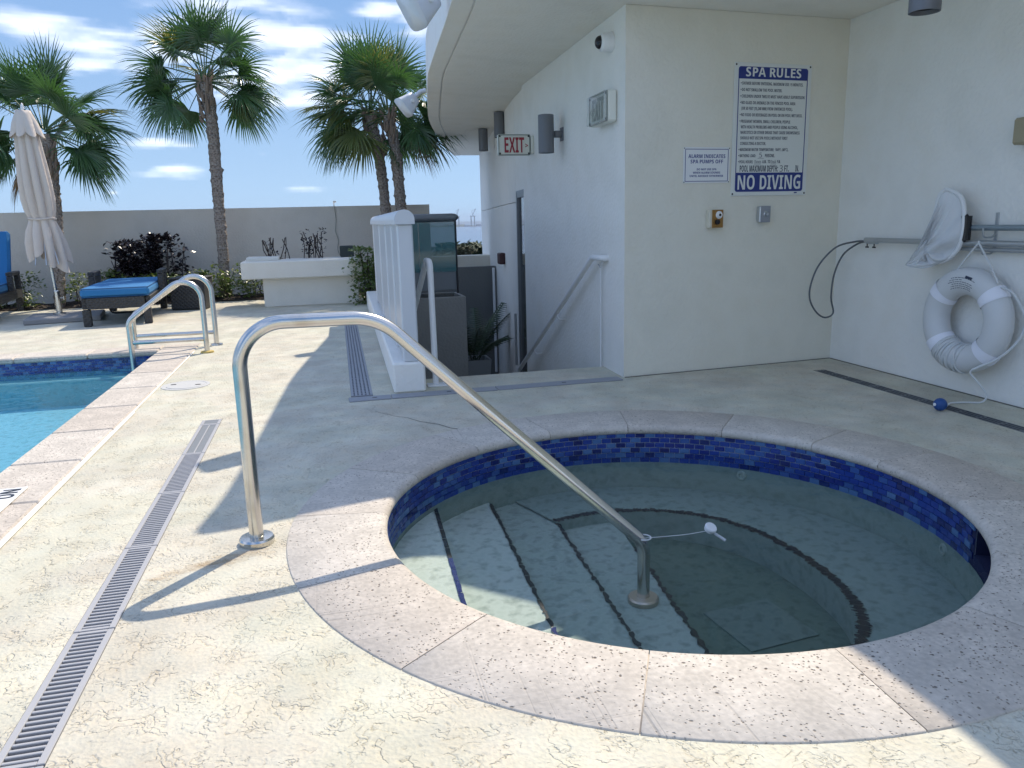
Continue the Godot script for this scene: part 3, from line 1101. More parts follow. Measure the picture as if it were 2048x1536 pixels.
func build_building() -> void:
	var b := thing("pool_building", "white rendered pool building with a curved overhanging canopy roof", "building")
	# canopy slab
	var edge := roof_outline()
	var poly := edge.duplicate()
	poly.append(Vector2(9.0, 3.2))
	poly.append(Vector2(9.0, -16.28))
	var st := begin()
	prism(st, poly, H + 0.012, H + 0.35)
	obj("roof", st, M.fascia, b)
	# soffit panel set back from a perimeter band by a narrow groove
	var band := begin()
	var inner := []
	var inner2 := []
	var n := edge.size()
	for i in n:
		var t: Vector2 = (edge[mini(i + 1, n - 1)] - edge[maxi(i - 1, 0)]).normalized()
		var nr := Vector2(-t.y, t.x)
		if nr.dot(Vector2(5.0, -4.0) - edge[i]) < 0:
			nr = -nr
		inner.append(edge[i] + nr * 0.135)
		inner2.append(edge[i] + nr * 0.150)
	band.set_smooth_group(-1)
	for i in n - 1:
		var a: Vector2 = edge[i]
		var c: Vector2 = edge[i + 1]
		var d: Vector2 = inner[i + 1]
		var e: Vector2 = inner[i]
		quad(band, v3(a.x, H, a.y), v3(c.x, H, c.y), v3(d.x, H, d.y), v3(e.x, H, e.y))
		quad(band, v3(d.x, H, d.y), v3(d.x, H + 0.011, d.y), v3(e.x, H + 0.011, e.y), v3(e.x, H, e.y))
		quad(band, v3(a.x, H, a.y), v3(a.x, H + 0.011, a.y), v3(c.x, H + 0.011, c.y), v3(c.x, H, c.y))
	obj("soffit_band", band, M.soffit, b)
	var sp := inner2.duplicate()
	sp.append(Vector2(9.0, 3.2))
	sp.append(Vector2(9.0, -16.25))
	st = begin()
	prism(st, sp, H + 0.001, H + 0.0105)
	obj("soffit", st, M.soffit, b)
	# walls
	st = begin()
	slab(st, Vector2(3.735, -5.125), Vector2(1.985, -4.98), -1.5, H + 0.0, 0.0)
	st = begin()
	prism(st, [Vector2(1.985, -4.98), Vector2(3.735, -5.125), Vector2(3.735, -5.32), Vector2(2.19, -5.2), Vector2(2.26, -8.0), Vector2(2.068, -8.0)], -1.5, H)
	obj("wall", st, M.wall_white, b)
	# the sign wall is painted a warmer cream: a thin render coat
	st = begin()
	prism(st, [Vector2(1.9852, -4.977), Vector2(3.735, -5.122), Vector2(3.735, -5.1255), Vector2(1.9852, -4.9806)], 0.0, H - 0.001)
	obj("render_coat", st, M.wall_cream, b)
	st = begin()
	prism(st, [Vector2(3.735, -5.35), Vector2(3.735, 3.2), Vector2(3.95, 3.2), Vector2(3.95, -5.35)], -0.4, H)
	obj("wall", st, M.wall_white, b)
	# curved rear wall: lower and upper panels with a shadow joint, door at the near end
	var line := smooth_line([Vector2(2.165, -8.74), Vector2(2.36, -10.2), Vector2(2.66, -12.2), Vector2(2.98, -14.3), Vector2(3.27, -16.25)], 4)
	var strips := [[-1.5, 1.296], [1.304, H]]
	for s in strips:
		var p := line.duplicate()
		for k in range(line.size() - 1, -1, -1):
			p.append(line[k] + Vector2(0.2, 0.03))
		st = begin()
		prism(st, p, s[0], s[1])
		obj("wall_panel", st, M.wall_white, b)
	st = begin()
	prism(st, [Vector2(2.10, -8.0), Vector2(2.17, -8.76), Vector2(2.37, -8.74), Vector2(2.30, -8.0)], 1.42, H)
	obj("wall_panel", st, M.wall_white, b)
	st = begin()
	box(st, v3(6.2, -0.45, -8.0), v3(4.8, 2.1, 0.2))
	obj("back_wall", st, M.dark_wall, b)
	var door := begin()
	slab(door, Vector2(2.168, -8.74), Vector2(2.158, -8.67), -1.35, 1.40, -0.06)
	slab(door, Vector2(2.100, -8.06), Vector2(2.092, -8.0), -1.35, 1.40, -0.06)
	slab(door, Vector2(2.168, -8.74), Vector2(2.092, -8.0), 1.345, 1.42, -0.062)
	var d := obj("door", door, M.grey_metal, b)
	var pane := begin()
	slab(pane, Vector2(2.185, -8.67), Vector2(2.125, -8.06), -1.35, 1.345, -0.012)
	obj("pane", pane, M.door_glass, d)
	var hnd := begin()
	tube(hnd, [v3(2.09, -0.55, -8.58), v3(2.09, 0.05, -8.58)], 0.014, 8)
	obj("handle", hnd, M.alu, d)
	var fl := begin()
	quad(fl, v3(2.2, -1.36, -8.0), v3(6, -1.36, -8.0), v3(6, -1.36, -12.0), v3(2.2, -1.36, -12.0))
	obj("room_floor", fl, M.tower, b)

# ---------------------------------------------------------------- spa
const SX := 1.25
const SZ := -2.67
const SR := 1.118

func build_spa() -> void:
	var s := thing("spa", "round sunken spa with pitted stone coping and a blue mosaic tile band", "hot tub")
	var joints := [-170.0, -146.6, -121.6, -98.5, -76.0, -50.5, -26.5, -8.0, 18.0, 43.0, 67.0, 92.5, 117.0, 141.5, 165.0, 190.0]
	for i in joints.size() - 1:
		var prof := [Vector2(1.452, -0.03), Vector2(1.452, 0.002), Vector2(1.449, 0.005)]
		var lift := rng.randf_range(-0.0012, 0.0012)
		for k in 9:
			var a := PI * 0.5 + PI * k / 8.0
			prof.append(Vector2(1.128 + 0.026 * cos(a) * 1.2, -0.020 + 0.026 * sin(a) + lift))
		prof.append(Vector2(1.16, -0.04))
		var st := begin()
		var gap := 0.075
		sector(st, prof, SX, SZ, joints[i] + gap, joints[i + 1] - gap, 10)
		obj("coping_stone", st, [M.coping, M.coping1, M.coping2][i % 3], s)
	# mortar under and between the stones
	var bed := begin()
	sector(bed, [Vector2(1.448, -0.06), Vector2(1.448, 0.001), Vector2(1.13, 0.001), Vector2(1.13, -0.06)], SX, SZ, -180, 180, 96)
	obj("mortar_bed", bed, M.coping1, s)
	# shell wall behind the tiles; the skimmer mouth is an opening
	var sk0 := 26.0
	var sk1 := 40.0
	var wall := begin()
	for k in 180:
		var a0 := k * 2.0 - 180.0
		var a := deg_to_rad(a0)
		var b := deg_to_rad(a0 + 2.0)
		wall.set_smooth_group(1)
		var spans := [[-0.62, -0.02]]
		if a0 >= sk0 and a0 < sk1:
			spans = [[-0.62, -0.185], [-0.052, -0.02]]
		for sp in spans:
			quad(wall, v3(SX + SR * cos(a), sp[0], SZ + SR * sin(a)), v3(SX + SR * cos(b), sp[0], SZ + SR * sin(b)), v3(SX + SR * cos(b), sp[1], SZ + SR * sin(b)), v3(SX + SR * cos(a), sp[1], SZ + SR * sin(a)))
	obj("shell_wall", wall, M.grout, s)
	var frame := begin()
	frame.set_smooth_group(-1)
	for k in 11:
		var a0 := 22.0 + k * 2.0
		var a := deg_to_rad(a0)
		var b := deg_to_rad(a0 + 2.0)
		var q := SR - 0.0025
		for sp in [[-0.215, -0.150], [-0.052, -0.03]] if (a0 >= sk0 - 0.1 and a0 < sk1 - 0.1) else [[-0.215, -0.03]]:
			quad(frame, v3(SX + q * cos(a), sp[0], SZ + q * sin(a)), v3(SX + q * cos(b), sp[0], SZ + q * sin(b)), v3(SX + q * cos(b), sp[1], SZ + q * sin(b)), v3(SX + q * cos(a), sp[1], SZ + q * sin(a)))
	obj("skimmer_frame", frame, M.skimmer_dark, s)
	var low := begin()
	low.set_smooth_group(1)
	for k in 90:
		var a := deg_to_rad(k * 4.0)
		var b := deg_to_rad(k * 4.0 + 4.0)
		var q := SR - 0.006
		quad(low, v3(SX + q * cos(a), -0.62, SZ + q * sin(a)), v3(SX + q * cos(b), -0.62, SZ + q * sin(b)), v3(SX + q * cos(b), -0.196, SZ + q * sin(b)), v3(SX + q * cos(a), -0.196, SZ + q * sin(a)))
	obj("plaster_wall", low, M.spa_bench, s)
	var mouth := begin()
	for sg in [[sk0, sk1]]:
		var p := []
		for k in 8:
			var a := deg_to_rad(lerpf(sg[0], sg[1], k / 7.0))
			p.append(v3(SX + (SR + 0.16) * cos(a), 0, SZ + (SR + 0.16) * sin(a)))
		mouth.set_smooth_group(-1)
		for k in 7:
			quad(mouth, p[k] + v3(0, -0.185, 0), p[k + 1] + v3(0, -0.185, 0), p[k + 1] + v3(0, -0.052, 0), p[k] + v3(0, -0.052, 0))
		for e in [sg[0], sg[1]]:
			var a := deg_to_rad(e)
			var u := v3(SX + SR * cos(a), 0, SZ + SR * sin(a))
			var w := v3(SX + (SR + 0.16) * cos(a), 0, SZ + (SR + 0.16) * sin(a))
			quad(mouth, u + v3(0, -0.185, 0), w + v3(0, -0.185, 0), w + v3(0, -0.052, 0), u + v3(0, -0.052, 0))
		for k in 7:
			var a := deg_to_rad(lerpf(sg[0], sg[1], k / 7.0))
			var b := deg_to_rad(lerpf(sg[0], sg[1], (k + 1) / 7.0))
			var u := v3(SX + SR * cos(a), -0.052, SZ + SR * sin(a))
			var w := v3(SX + SR * cos(b), -0.052, SZ + SR * sin(b))
			quad(mouth, u, w, p[k + 1] + v3(0, -0.052, 0), p[k] + v3(0, -0.052, 0))
	for k in 7:
		var a := deg_to_rad(lerpf(sk0, sk1, k / 7.0))
		var b := deg_to_rad(lerpf(sk0, sk1, (k + 1) / 7.0))
		quad(mouth, v3(SX + (SR - 0.004) * cos(a), -0.150, SZ + (SR - 0.004) * sin(a)), v3(SX + (SR - 0.004) * cos(b), -0.150, SZ + (SR - 0.004) * sin(b)), v3(SX + (SR + 0.16) * cos(b), -0.150, SZ + (SR + 0.16) * sin(b)), v3(SX + (SR + 0.16) * cos(a), -0.150, SZ + (SR + 0.16) * sin(a)))
	obj("skimmer_mouth", mouth, M.skimmer_dark, s)
	# mosaic tiles: six rows, the ones that show are separate pieces
	var tile_h := 0.0245
	var shared := {}
	var rest := begin()
	var n := 134
	var parts := 0
	for row in 6:
		for k in n:
			var a := (k + (0.5 if row % 2 else 0.0)) * 360.0 / n - 180.0
			var y := -0.049 - row * 0.0275
			if a > sk0 - 1.0 and a < sk1 + 1.0 and y > -0.2:
				continue
			var ar := deg_to_rad(a)
			var rr := SR - 0.0035
			var pos := v3(SX + rr * cos(ar), y, SZ + rr * sin(ar))
			var ci := rng.randi() % 5
			if rng.randf() < 0.3:
				ci = 1
			var seen := (a < -20.0 and a > -178.0) or a > 176.0
			if row < 4 and seen and parts < 298:
				var o := MeshInstance3D.new()
				o.name = "tile"
				var key := ci
				if not shared.has(key):
					var bm := box_mesh(Vector3.ZERO, v3(0.0487, tile_h - 0.0006, 0.008), 0.0015)
					bm.generate_normals()
					shared[key] = bm.commit()
				o.mesh = shared[key]
				o.material_override = M["tile%d" % ci]
				o.transform = Transform3D(Basis(Vector3.UP, -ar - PI / 2 + rng.randf_range(-0.012, 0.012)), pos)
				s.add_child(o, true)
				parts += 1
			else:
				var bs := Basis(Vector3.UP, -ar - PI / 2)
				rest.set_color(M["tile%d" % ci].albedo_color.srgb_to_linear())
				box(rest, pos, v3(0.0495, tile_h, 0.008), 0.0, bs)
	var ro := obj("mosaic_tiles", rest, M.tile_mix, s)
	ro.set_meta("kind", "stuff")
	# floor, bench and steps (plan circle clipped by straight risers)
	var circ := PackedVector2Array()
	for k in 96:
		var a := TAU * k / 96
		circ.append(Vector2(SX + (SR - 0.008) * cos(a), SZ + (SR - 0.008) * sin(a)))
	var cut := func(x0: float, z0: float, x1: float, z1: float, y: float, called: String, m: Material, xa: float, xb: float) -> void:
		# everything left of the riser line (x0,z0)-(x1,z1)
		var dx := (x1 - x0) / (z1 - z0)
		var at := func(z: float) -> float: return x0 + (z - z0) * dx
		var q := PackedVector2Array([Vector2(-1, -5), Vector2(at.call(-5.0), -5), Vector2(at.call(0.0), 0), Vector2(-1, 0)])
		for pg in Geometry2D.intersect_polygons(circ, q):
			var st := begin()
			prism(st, Array(pg), -0.62, y)
			obj(called, st, m, s)
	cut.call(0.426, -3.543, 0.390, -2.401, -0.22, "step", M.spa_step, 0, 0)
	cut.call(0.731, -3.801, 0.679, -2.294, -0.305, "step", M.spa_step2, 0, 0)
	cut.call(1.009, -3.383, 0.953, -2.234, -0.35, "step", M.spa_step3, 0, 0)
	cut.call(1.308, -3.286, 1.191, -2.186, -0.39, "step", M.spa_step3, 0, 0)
	var fst := begin()
	prism(fst, Array(circ), -0.70, -0.48)
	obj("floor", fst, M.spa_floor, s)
	# bench: everything outside the curved edge, right of the steps
	var edge := smooth_line([Vector2(1.0, -3.376), Vector2(1.241, -3.417), Vector2(1.487, -3.369), Vector2(1.692, -3.237), Vector2(1.831, -3.013), Vector2(1.883, -2.698), Vector2(1.858, -2.397), Vector2(1.773, -2.183), Vector2(1.615, -2.02), Vector2(1.38, -1.92), Vector2(1.0, -1.88)], 6)
	var well := PackedVector2Array(edge)
	well.append(Vector2(1.0, -1.9))
	var keep := PackedVector2Array([Vector2(1.021, -5), Vector2(4, -5), Vector2(4, 0), Vector2(1.26, 0), Vector2(1.26, -1.9), Vector2(1.0, -1.9)])
	var bench := []
	for k in edge.size():
		var e: Vector2 = edge[k]
		var dd := (e - Vector2(SX, SZ)).normalized()
		bench.append(Vector2(SX, SZ) + dd * (SR - 0.008))
	var bst := begin()
	bst.set_smooth_group(-1)
	for k in edge.size() - 1:
		var a: Vector2 = edge[k]
		var b: Vector2 = edge[k + 1]
		var c: Vector2 = bench[k + 1]
		var d: Vector2 = bench[k]
		quad(bst, v3(a.x, -0.34, a.y), v3(b.x, -0.34, b.y), v3(c.x, -0.34, c.y), v3(d.x, -0.34, d.y))
		quad(bst, v3(b.x, -0.34, b.y), v3(a.x, -0.34, a.y), v3(a.x, -0.62, a.y), v3(b.x, -0.62, b.y))
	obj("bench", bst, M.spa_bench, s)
	# tile trims on the step noses and round the bench, laid a little unevenly
	var trim := func(pts: Array, y: float, w: float, wob: float, m1: Material, m2: Material, from_blue: float) -> void:
		var n2 := pts.size()
		for i in n2 - 1:
			var a: Vector2 = pts[i]
			var b: Vector2 = pts[i + 1]
			var t := (b - a).normalized()
			var nr := Vector2(-t.y, t.x)
			var st := begin()
			st.set_smooth_group(-1)
			var sub := 5
			var prev_l := Vector2.ZERO
			var prev_r := Vector2.ZERO
			for k in sub + 1:
				var p: Vector2 = a.lerp(b, lerpf(0.015, 0.985, float(k) / sub))
				var o1 := nr * (w * 0.5 + rng.randf_range(-wob, wob))
				var o2 := -nr * (w * 0.5 + rng.randf_range(-wob, wob))
				if k > 0:
					var ya := y + 0.004
					quad(st, v3(prev_l.x, ya, prev_l.y), v3(prev_r.x, ya, prev_r.y), v3((p + o2).x, ya, (p + o2).y), v3((p + o1).x, ya, (p + o1).y))
				prev_l = p + o1
				prev_r = p + o2
			obj("trim_tile", st, m2 if a.y > from_blue else m1, s)
	var seg_line := func(a: Vector2, b: Vector2, step: float) -> Array:
		var out := []
		var c := int(a.distance_to(b) / step)
		for k in c + 1:
			out.append(a.lerp(b, float(k) / c))
		return out
	trim.call(seg_line.call(Vector2(0.424, -3.46), Vector2(0.371, -1.95), 0.10), -0.22, 0.018, 0.0012, M.edge_tile, M.edge_tile_blue, -2.9)
	trim.call(seg_line.call(Vector2(0.729, -3.62), Vector2(0.664, -1.75), 0.10), -0.305, 0.016, 0.0045, M.edge_tile, M.edge_tile_blue, -2.45)
	trim.call(seg_line.call(Vector2(1.009, -3.38), Vector2(0.930, -1.62), 0.10), -0.35, 0.016, 0.0065, M.edge_tile, M.edge_tile, 9.0)
	trim.call(seg_line.call(Vector2(1.295, -3.1), Vector2(1.13, -1.60), 0.10), -0.39, 0.017, 0.009, M.edge_tile, M.edge_tile, 9.0)
	var inner := []
	for e in edge:
		inner.append(e + (e - Vector2(SX, SZ)).normalized() * 0.018)
	trim.call(inner, -0.34, 0.038, 0.012, M.edge_tile, M.edge_tile, 9.0)
	# floor drain and wall fittings
	var dr := begin()
	box(dr, v3(1.56, -0.477, -2.47), v3(0.31, 0.006, 0.31), 0.002, Basis(Vector3.UP, 0.12))
	obj("drain_cover", dr, M.spa_drain, s)
	for j in [[2.00, -3.42, -1.0], [2.265, -2.42, 0.0]]:
		var a := atan2(j[1] - SZ, j[0] - SX)
		var tr := Transform3D(Basis(Vector3.UP, -a) * Basis(Vector3.BACK, PI / 2), v3(SX + (SR - 0.005) * cos(a), -0.235, SZ + (SR - 0.005) * sin(a)))
		var jt := begin()
		lathe(jt, [Vector2(0.0, 0.002), Vector2(0.010, 0.002), Vector2(0.012, 0.008), Vector2(0.022, 0.007), Vector2(0.027, 0.0)], 20, tr)
		obj("jet_fitting", jt, M.spa_step3, s)
	# the water
	var wst := begin()
	wst.set_smooth_group(1)
	for ring in 12:
		for k in 72:
			var a := TAU * k / 72
			var b := TAU * (k + 1) / 72
			var r0 := (SR - 0.004) * ring / 12.0
			var r1 := (SR - 0.004) * (ring + 1) / 12.0
			if ring == 0:
				tri3(wst, v3(SX, -0.135, SZ), v3(SX + r1 * cos(b), -0.135, SZ + r1 * sin(b)), v3(SX + r1 * cos(a), -0.135, SZ + r1 * sin(a)))
			else:
				quad(wst, v3(SX + r0 * cos(b), -0.135, SZ + r0 * sin(b)), v3(SX + r1 * cos(b), -0.135, SZ + r1 * sin(b)), v3(SX + r1 * cos(a), -0.135, SZ + r1 * sin(a)), v3(SX + r0 * cos(a), -0.135, SZ + r0 * sin(a)))
	struct("spa_water", wst, M.spa_water)

# ---------------------------------------------------------------- pool
func build_pool() -> void:
	var p := thing("swimming_pool", "blue swimming pool with stone coping along the left of the deck", "pool")
	# inner edge x = -1.53 (right), z = -7.60 (far); coping 0.31 wide, runs on out of the view
	var R := -1.53
	var F := -7.60
	var prof_len := 0.60
	var stone := func(c: Vector3, s: Vector3, i: int) -> void:
		obj("coping_stone", box_mesh(c, s, 0.012), [M.coping, M.coping1, M.coping2][i % 3], p)
	var i := 0
	var z := F
	while z < 3.6:
		stone.call(v3(R + 0.148, -0.014, z + prof_len * 0.5), v3(0.328, 0.05, prof_len - 0.004), i)
		z += prof_len
		i += 1
	stone.call(v3(R + 0.148, -0.014, F - 0.164), v3(0.328, 0.05, 0.324), 1)
	var x := R - 0.02
	while x > -8.6:
		stone.call(v3(x - prof_len * 0.5, -0.014, F - 0.148), v3(prof_len - 0.004, 0.05, 0.328), i)
		x -= prof_len
		i += 1
	var shell := begin()
	shell.set_smooth_group(-1)
	quad(shell, v3(-11.4, -0.62, F), v3(R, -0.62, F), v3(R, -0.04, F), v3(-11.4, -0.04, F))
	quad(shell, v3(R, -0.62, F), v3(R, -0.62, 3.9), v3(R, -0.04, 3.9), v3(R, -0.04, F))
	quad(shell, v3(-11.4, -0.62, 3.9), v3(-11.4, -0.62, F), v3(-11.4, -0.04, F), v3(-11.4, -0.04, 3.9))
	quad(shell, v3(R, -0.62, 3.9), v3(-11.4, -0.62, 3.9), v3(-11.4, -0.04, 3.9), v3(R, -0.04, 3.9))
	obj("shell_wall", shell, M.pool_wall, p)
	obj("floor", box_mesh(v3(-6.46, -0.45, -1.85), v3(9.9, 0.06, 11.5)), M.pool_plaster, p)
	obj("safety_ledge", box_mesh(v3(-6.46, -0.31, F + 0.09), v3(9.86, 0.24, 0.18), 0.01), M.pool_wall, p)
	# tile band on the far wall: rows of small glass tiles
	var rest := begin()
	var shared := {}
	var parts := 0
	for row in 6:
		for k in 130:
			var xx := R - 0.03 - k * 0.0515 - (0.026 if row % 2 else 0.0)
			var y := -0.052 - row * 0.0265
			var ci := rng.randi() % 5
			if parts < 290 and row < 4 and k < 72:
				if not shared.has(ci):
					var bm := box_mesh(Vector3.ZERO, v3(0.048, 0.0235, 0.008), 0.0012)
					bm.generate_normals()
					shared[ci] = bm.commit()
				var o := MeshInstance3D.new()
				o.name = "tile"
				o.mesh = shared[ci]
				o.material_override = M["tile%d" % ci]
				o.position = v3(xx, y, F + 0.004)
				p.add_child(o, true)
				parts += 1
			else:
				rest.set_color(M["tile%d" % ci].albedo_color.srgb_to_linear())
				box(rest, v3(xx, y, F + 0.004), v3(0.048, 0.0235, 0.008))
	for row in 6:
		for k in 200:
			rest.set_color(M["tile%d" % (rng.randi() % 5)].albedo_color.srgb_to_linear())
			box(rest, v3(R - 0.004, -0.052 - row * 0.0265, F + 0.05 + k * 0.0515 + (0.026 if row % 2 else 0.0)), v3(0.008, 0.0235, 0.048))
	var ro := obj("mosaic_tiles", rest, M.tile_mix, p)
	ro.set_meta("kind", "stuff")
	var gr := begin()
	quad(gr, v3(-11.4, -0.215, F + 0.002), v3(R, -0.215, F + 0.002), v3(R, -0.038, F + 0.002), v3(-11.4, -0.038, F + 0.002))
	obj("grout_band", gr, M.grout, p)
	# depth and warning tile set in the coping
	var t := thing("warning_tile", "white ceramic warning tile reading NO DIVING set in the pool coping", "tile", v3(-1.425, 0.0125, -3.34))
	obj("plate", box_mesh(v3(0, 0.003, 0), v3(0.20, 0.006, 0.52), 0.002), M.plastic_white, t)
	var ly := Basis(Vector3.UP, -PI / 2) * Basis(Vector3.RIGHT, -PI / 2)
	words(t, "lettering", "NO", M.black, v3(0.015, 0.007, -0.235), 0.068, 0.12, true, false, ly)
	words(t, "lettering", "DIVING", M.black, v3(-0.085, 0.007, -0.235), 0.068, 0.42, true, false, ly)
	var w := begin()
	var nx := 40
	quad(w, v3(-11.4, -0.135, 3.9), v3(R, -0.135, 3.9), v3(R, -0.135, F), v3(-11.4, -0.135, F))
	struct("pool_water", w, M.pool_water)
	# sealing strip between coping and deck
	var c := begin()
	box(c, v3(-1.205, 0.006, -1.0), v3(0.022, 0.012, 8.0), 0.004)
	box(c, v3(-1.211, 0.005, -6.2), v3(0.010, 0.010, 2.4), 0.003)
	struct("sealing_strip", c, M.caulk)
	# grab rails of the ladder
	var zs := [-7.325, -7.771]
	var xs := [-1.087, -1.061]
	var lab := ["nearer polished steel grab rail at the pool corner, yellow plate at its foot", "farther polished steel grab rail at the pool corner, behind the other one"]
	for k in 2:
		var o := thing("grab_rail", lab[k], "grab rail", v3(xs[k], 0, zs[k]), 0.0, "steel grab rails at the pool corner")
		var st := begin()
		var pts := bend([v3(0, 0.0, 0), v3(0, 0.79, 0), v3(-0.625 - k * 0.09, 0.315, 0), v3(-0.625 - k * 0.09, -0.36, 0)], [0.15, 0.10], 12)
		tube(st, pts, 0.024, 16)
		obj("tube", st, M.steel, o)
		st = begin()
		tube(st, [v3(-0.605 - k * 0.09, 0.125, 0), v3(-0.018, 0.125, 0)], 0.019, 12)
		obj("cross_bar", st, M.steel, o)
		st = begin()
		lathe(st, [Vector2(0.0, 0.001), Vector2(0.058, 0.001), Vector2(0.056, 0.014), Vector2(0.026, 0.020), Vector2(0.0, 0.020)], 24, Transform3D(Basis.IDENTITY, v3(0, 0, 0)))
		obj("foot_plate", st, M.yellow_plate if k == 0 else M.steel, o)

# ---------------------------------------------------------------- stairs and guards
func build_stairs() -> void:
	# stairwell: side wall under the deck edge, landing, steps
	var st := begin()
	prism(st, [Vector2(0.45, -5.3), Vector2(0.63, -5.3), Vector2(0.75, -14.0), Vector2(0.57, -14.0)], -1.5, -0.001)
	struct("retaining_wall", st, M.tower)
	st = begin()
	box(st, v3(1.9, -1.43, -10.6), v3(2.9, 0.16, 7.4))
	struct("lower_landing", st, M.tower)
	var stairs := thing("stairs", "cream concrete stairs going down beside the white wall", "stairs")
	for k in 8:
		var y := -0.15 * (k + 1)
		obj("step", box_mesh(v3(1.31, y - 0.25, -5.56 - k * 0.29 - 0.0), v3(1.36, 0.5, 0.30), 0.006), M.deck, stairs)
	obj("landing_edge", box_mesh(v3(1.31, -0.2, -5.24), v3(1.38, 0.397, 0.36), 0.008), M.deck, stairs)
	# kerb along the stairwell
	var turn := deg_to_rad(-1.4)
	var kb := thing("kerb_wall", "low white rendered kerb beside the stairwell carrying the guard posts", "kerb", v3(0.49, 0, -5.0), turn)
	obj("render", box_mesh(v3(0, 0.101, -2.86), v3(0.212, 0.202, 5.72), 0.012), M.wall_white, kb)
	var g := thing("guard_rail", "pale guard with rounded top rail and frosted panels along the stairwell", "guard rail", v3(0.49, 0.202, -5.0), turn)
	var zs := [-0.07, -0.72, -1.55, -2.65, -4.1]
	for z in zs:
		obj("post", box_mesh(v3(0.02, 0.445, z), v3(0.10, 0.89, 0.10), 0.008), M.post_paint, g)
	for k in 4:
		obj("panel", box_mesh(v3(-0.012, 0.46, (zs[k] + zs[k + 1]) * 0.5), v3(0.022, 0.87, absf(zs[k] - zs[k + 1]) - 0.10), 0.003), M.frosted_panel, g)
	var prof := []
	for k in 15:
		var a := PI * k / 14.0
		prof.append(Vector2(cos(a) * 0.064, sin(a) * 0.064))
	prof.append(Vector2(-0.064, -0.028))
	prof.append(Vector2(0.064, -0.028))
	var rail := begin()
	var L := 4.35
	for k in prof.size():
		var a: Vector2 = prof[k]
		var b: Vector2 = prof[(k + 1) % prof.size()]
		rail.set_smooth_group(1 if k < 14 else -1)
		quad(rail, v3(a.x + 0.02, 0.918 + a.y, 0.0), v3(b.x + 0.02, 0.918 + b.y, 0.0), v3(b.x + 0.02, 0.918 + b.y, -L), v3(a.x + 0.02, 0.918 + a.y, -L)) if false else quad(rail, v3(a.x + 0.02, 0.918 + a.y, -L), v3(b.x + 0.02, 0.918 + b.y, -L), v3(b.x + 0.02, 0.918 + b.y, 0.0), v3(a.x + 0.02, 0.918 + a.y, 0.0))
	rail.set_smooth_group(-1)
	for k in range(1, prof.size() - 1):
		var a: Vector2 = prof[0]
		var b: Vector2 = prof[k]
		var c: Vector2 = prof[k + 1]
		tri3(rail, v3(a.x + 0.02, 0.918 + a.y, 0.0), v3(b.x + 0.02, 0.918 + b.y, 0.0), v3(c.x + 0.02, 0.918 + c.y, 0.0))
		tri3(rail, v3(a.x + 0.02, 0.918 + a.y, -L), v3(c.x + 0.02, 0.918 + c.y, -L), v3(b.x + 0.02, 0.918 + b.y, -L))
	obj("top_rail", rail, M.post_paint, g)
	# planter tower with a glass guard over it
	var tw := thing("planter_wall", "tall grey rendered planter box rising from the stairwell under the glass guard", "planter", v3(1.06, 0, -8.35))
	st = begin()
	box(st, v3(0, -0.53, 0.0), v3(0.83, 1.66, 0.04), 0.006)
	box(st, v3(0, -0.53, -0.56), v3(0.83, 1.66, 0.04), 0.006)
	box(st, v3(0.395, -0.53, -0.28), v3(0.04, 1.658, 0.518), 0.004)
	box(st, v3(-0.395, -0.53, -0.28), v3(0.04, 1.658, 0.518), 0.004)
	obj("wall", st, M.tower, tw)
	obj("soil_fill", box_mesh(v3(0, 0.18, -0.28), v3(0.74, 0.06, 0.5)), M.soil, tw)
	var gg := thing("glass_guard", "dark teal glass guard with rounded grey top rail above the planter box", "glass guard", v3(1.0, 0, -8.42))
	obj("kick_plate", box_mesh(v3(0, 0.47, -0.02), v3(0.80, 0.20, 0.02), 0.003), M.grey_metal, gg)
	for k in 2:
		obj("pane", box_mesh(v3(-0.2 + k * 0.4, 0.84, 0.0), v3(0.394, 0.54, 0.012)), M.teal_glass, gg)
	obj("end_stile", box_mesh(v3(0.405, 0.73, -0.015), v3(0.018, 0.80, 0.05), 0.003), M.black, gg)
	obj("end_stile", box_mesh(v3(-0.405, 0.73, -0.015), v3(0.018, 0.80, 0.05), 0.003), M.black, gg)
	var tr := begin()
	tube(tr, [v3(-0.42, 1.145, 0), v3(0.37, 1.145, 0), v3(0.40, 1.143, 0), v3(0.42, 1.138, 0), v3(0.43, 1.128, 0)], [0.044, 0.044, 0.042, 0.034, 0.02], 16)
	obj("top_rail", tr, M.grey_metal, gg)
	# white handrail on the left of the stairs
	var h := thing("stair_handrail", "white tubular stair handrail standing at the top step by the kerb", "handrail", v3(0.685, 0, -5.17))
	tr = begin()
	tube(tr, bend([v3(0, 0.004, 0), v3(-0.005, 0.845, 0), v3(-0.01, 0.845, -0.14), v3(-0.06, -0.50, -2.6)], [0.05, 0.05], 6), 0.021, 12)
	obj("tube", tr, M.white_paint, h)
	obj("foot_plate", box_mesh(v3(0.02, 0.006, 0), v3(0.16, 0.012, 0.10), 0.003), M.white_paint, h)
	# handrail on the wall
	h = thing("wall_handrail", "white handrail on brackets sloping down the white stair wall", "handrail", v3(1.95, 0, -5.3))
	tr = begin()
	tube(tr, bend([v3(0.055, 0.815, -0.02), v3(0.0, 0.815, -0.02), v3(-0.01, 0.815, -0.20), v3(0.03, -0.50, -2.72)], [0.04, 0.06], 6), 0.022, 12)
	obj("tube", tr, M.white_paint, h)
	for f in [0.38, 0.72]:
		var q := v3(-0.01, 0.80, -0.22).lerp(v3(0.03, -0.50, -2.72), f)
		tr = begin()
		tube(tr, bend([q, q + v3(0.0, -0.07, 0), q + v3(0.10, -0.07, 0)], [0.03], 5), 0.007, 8)
		obj("bracket", tr, M.white_paint, h)
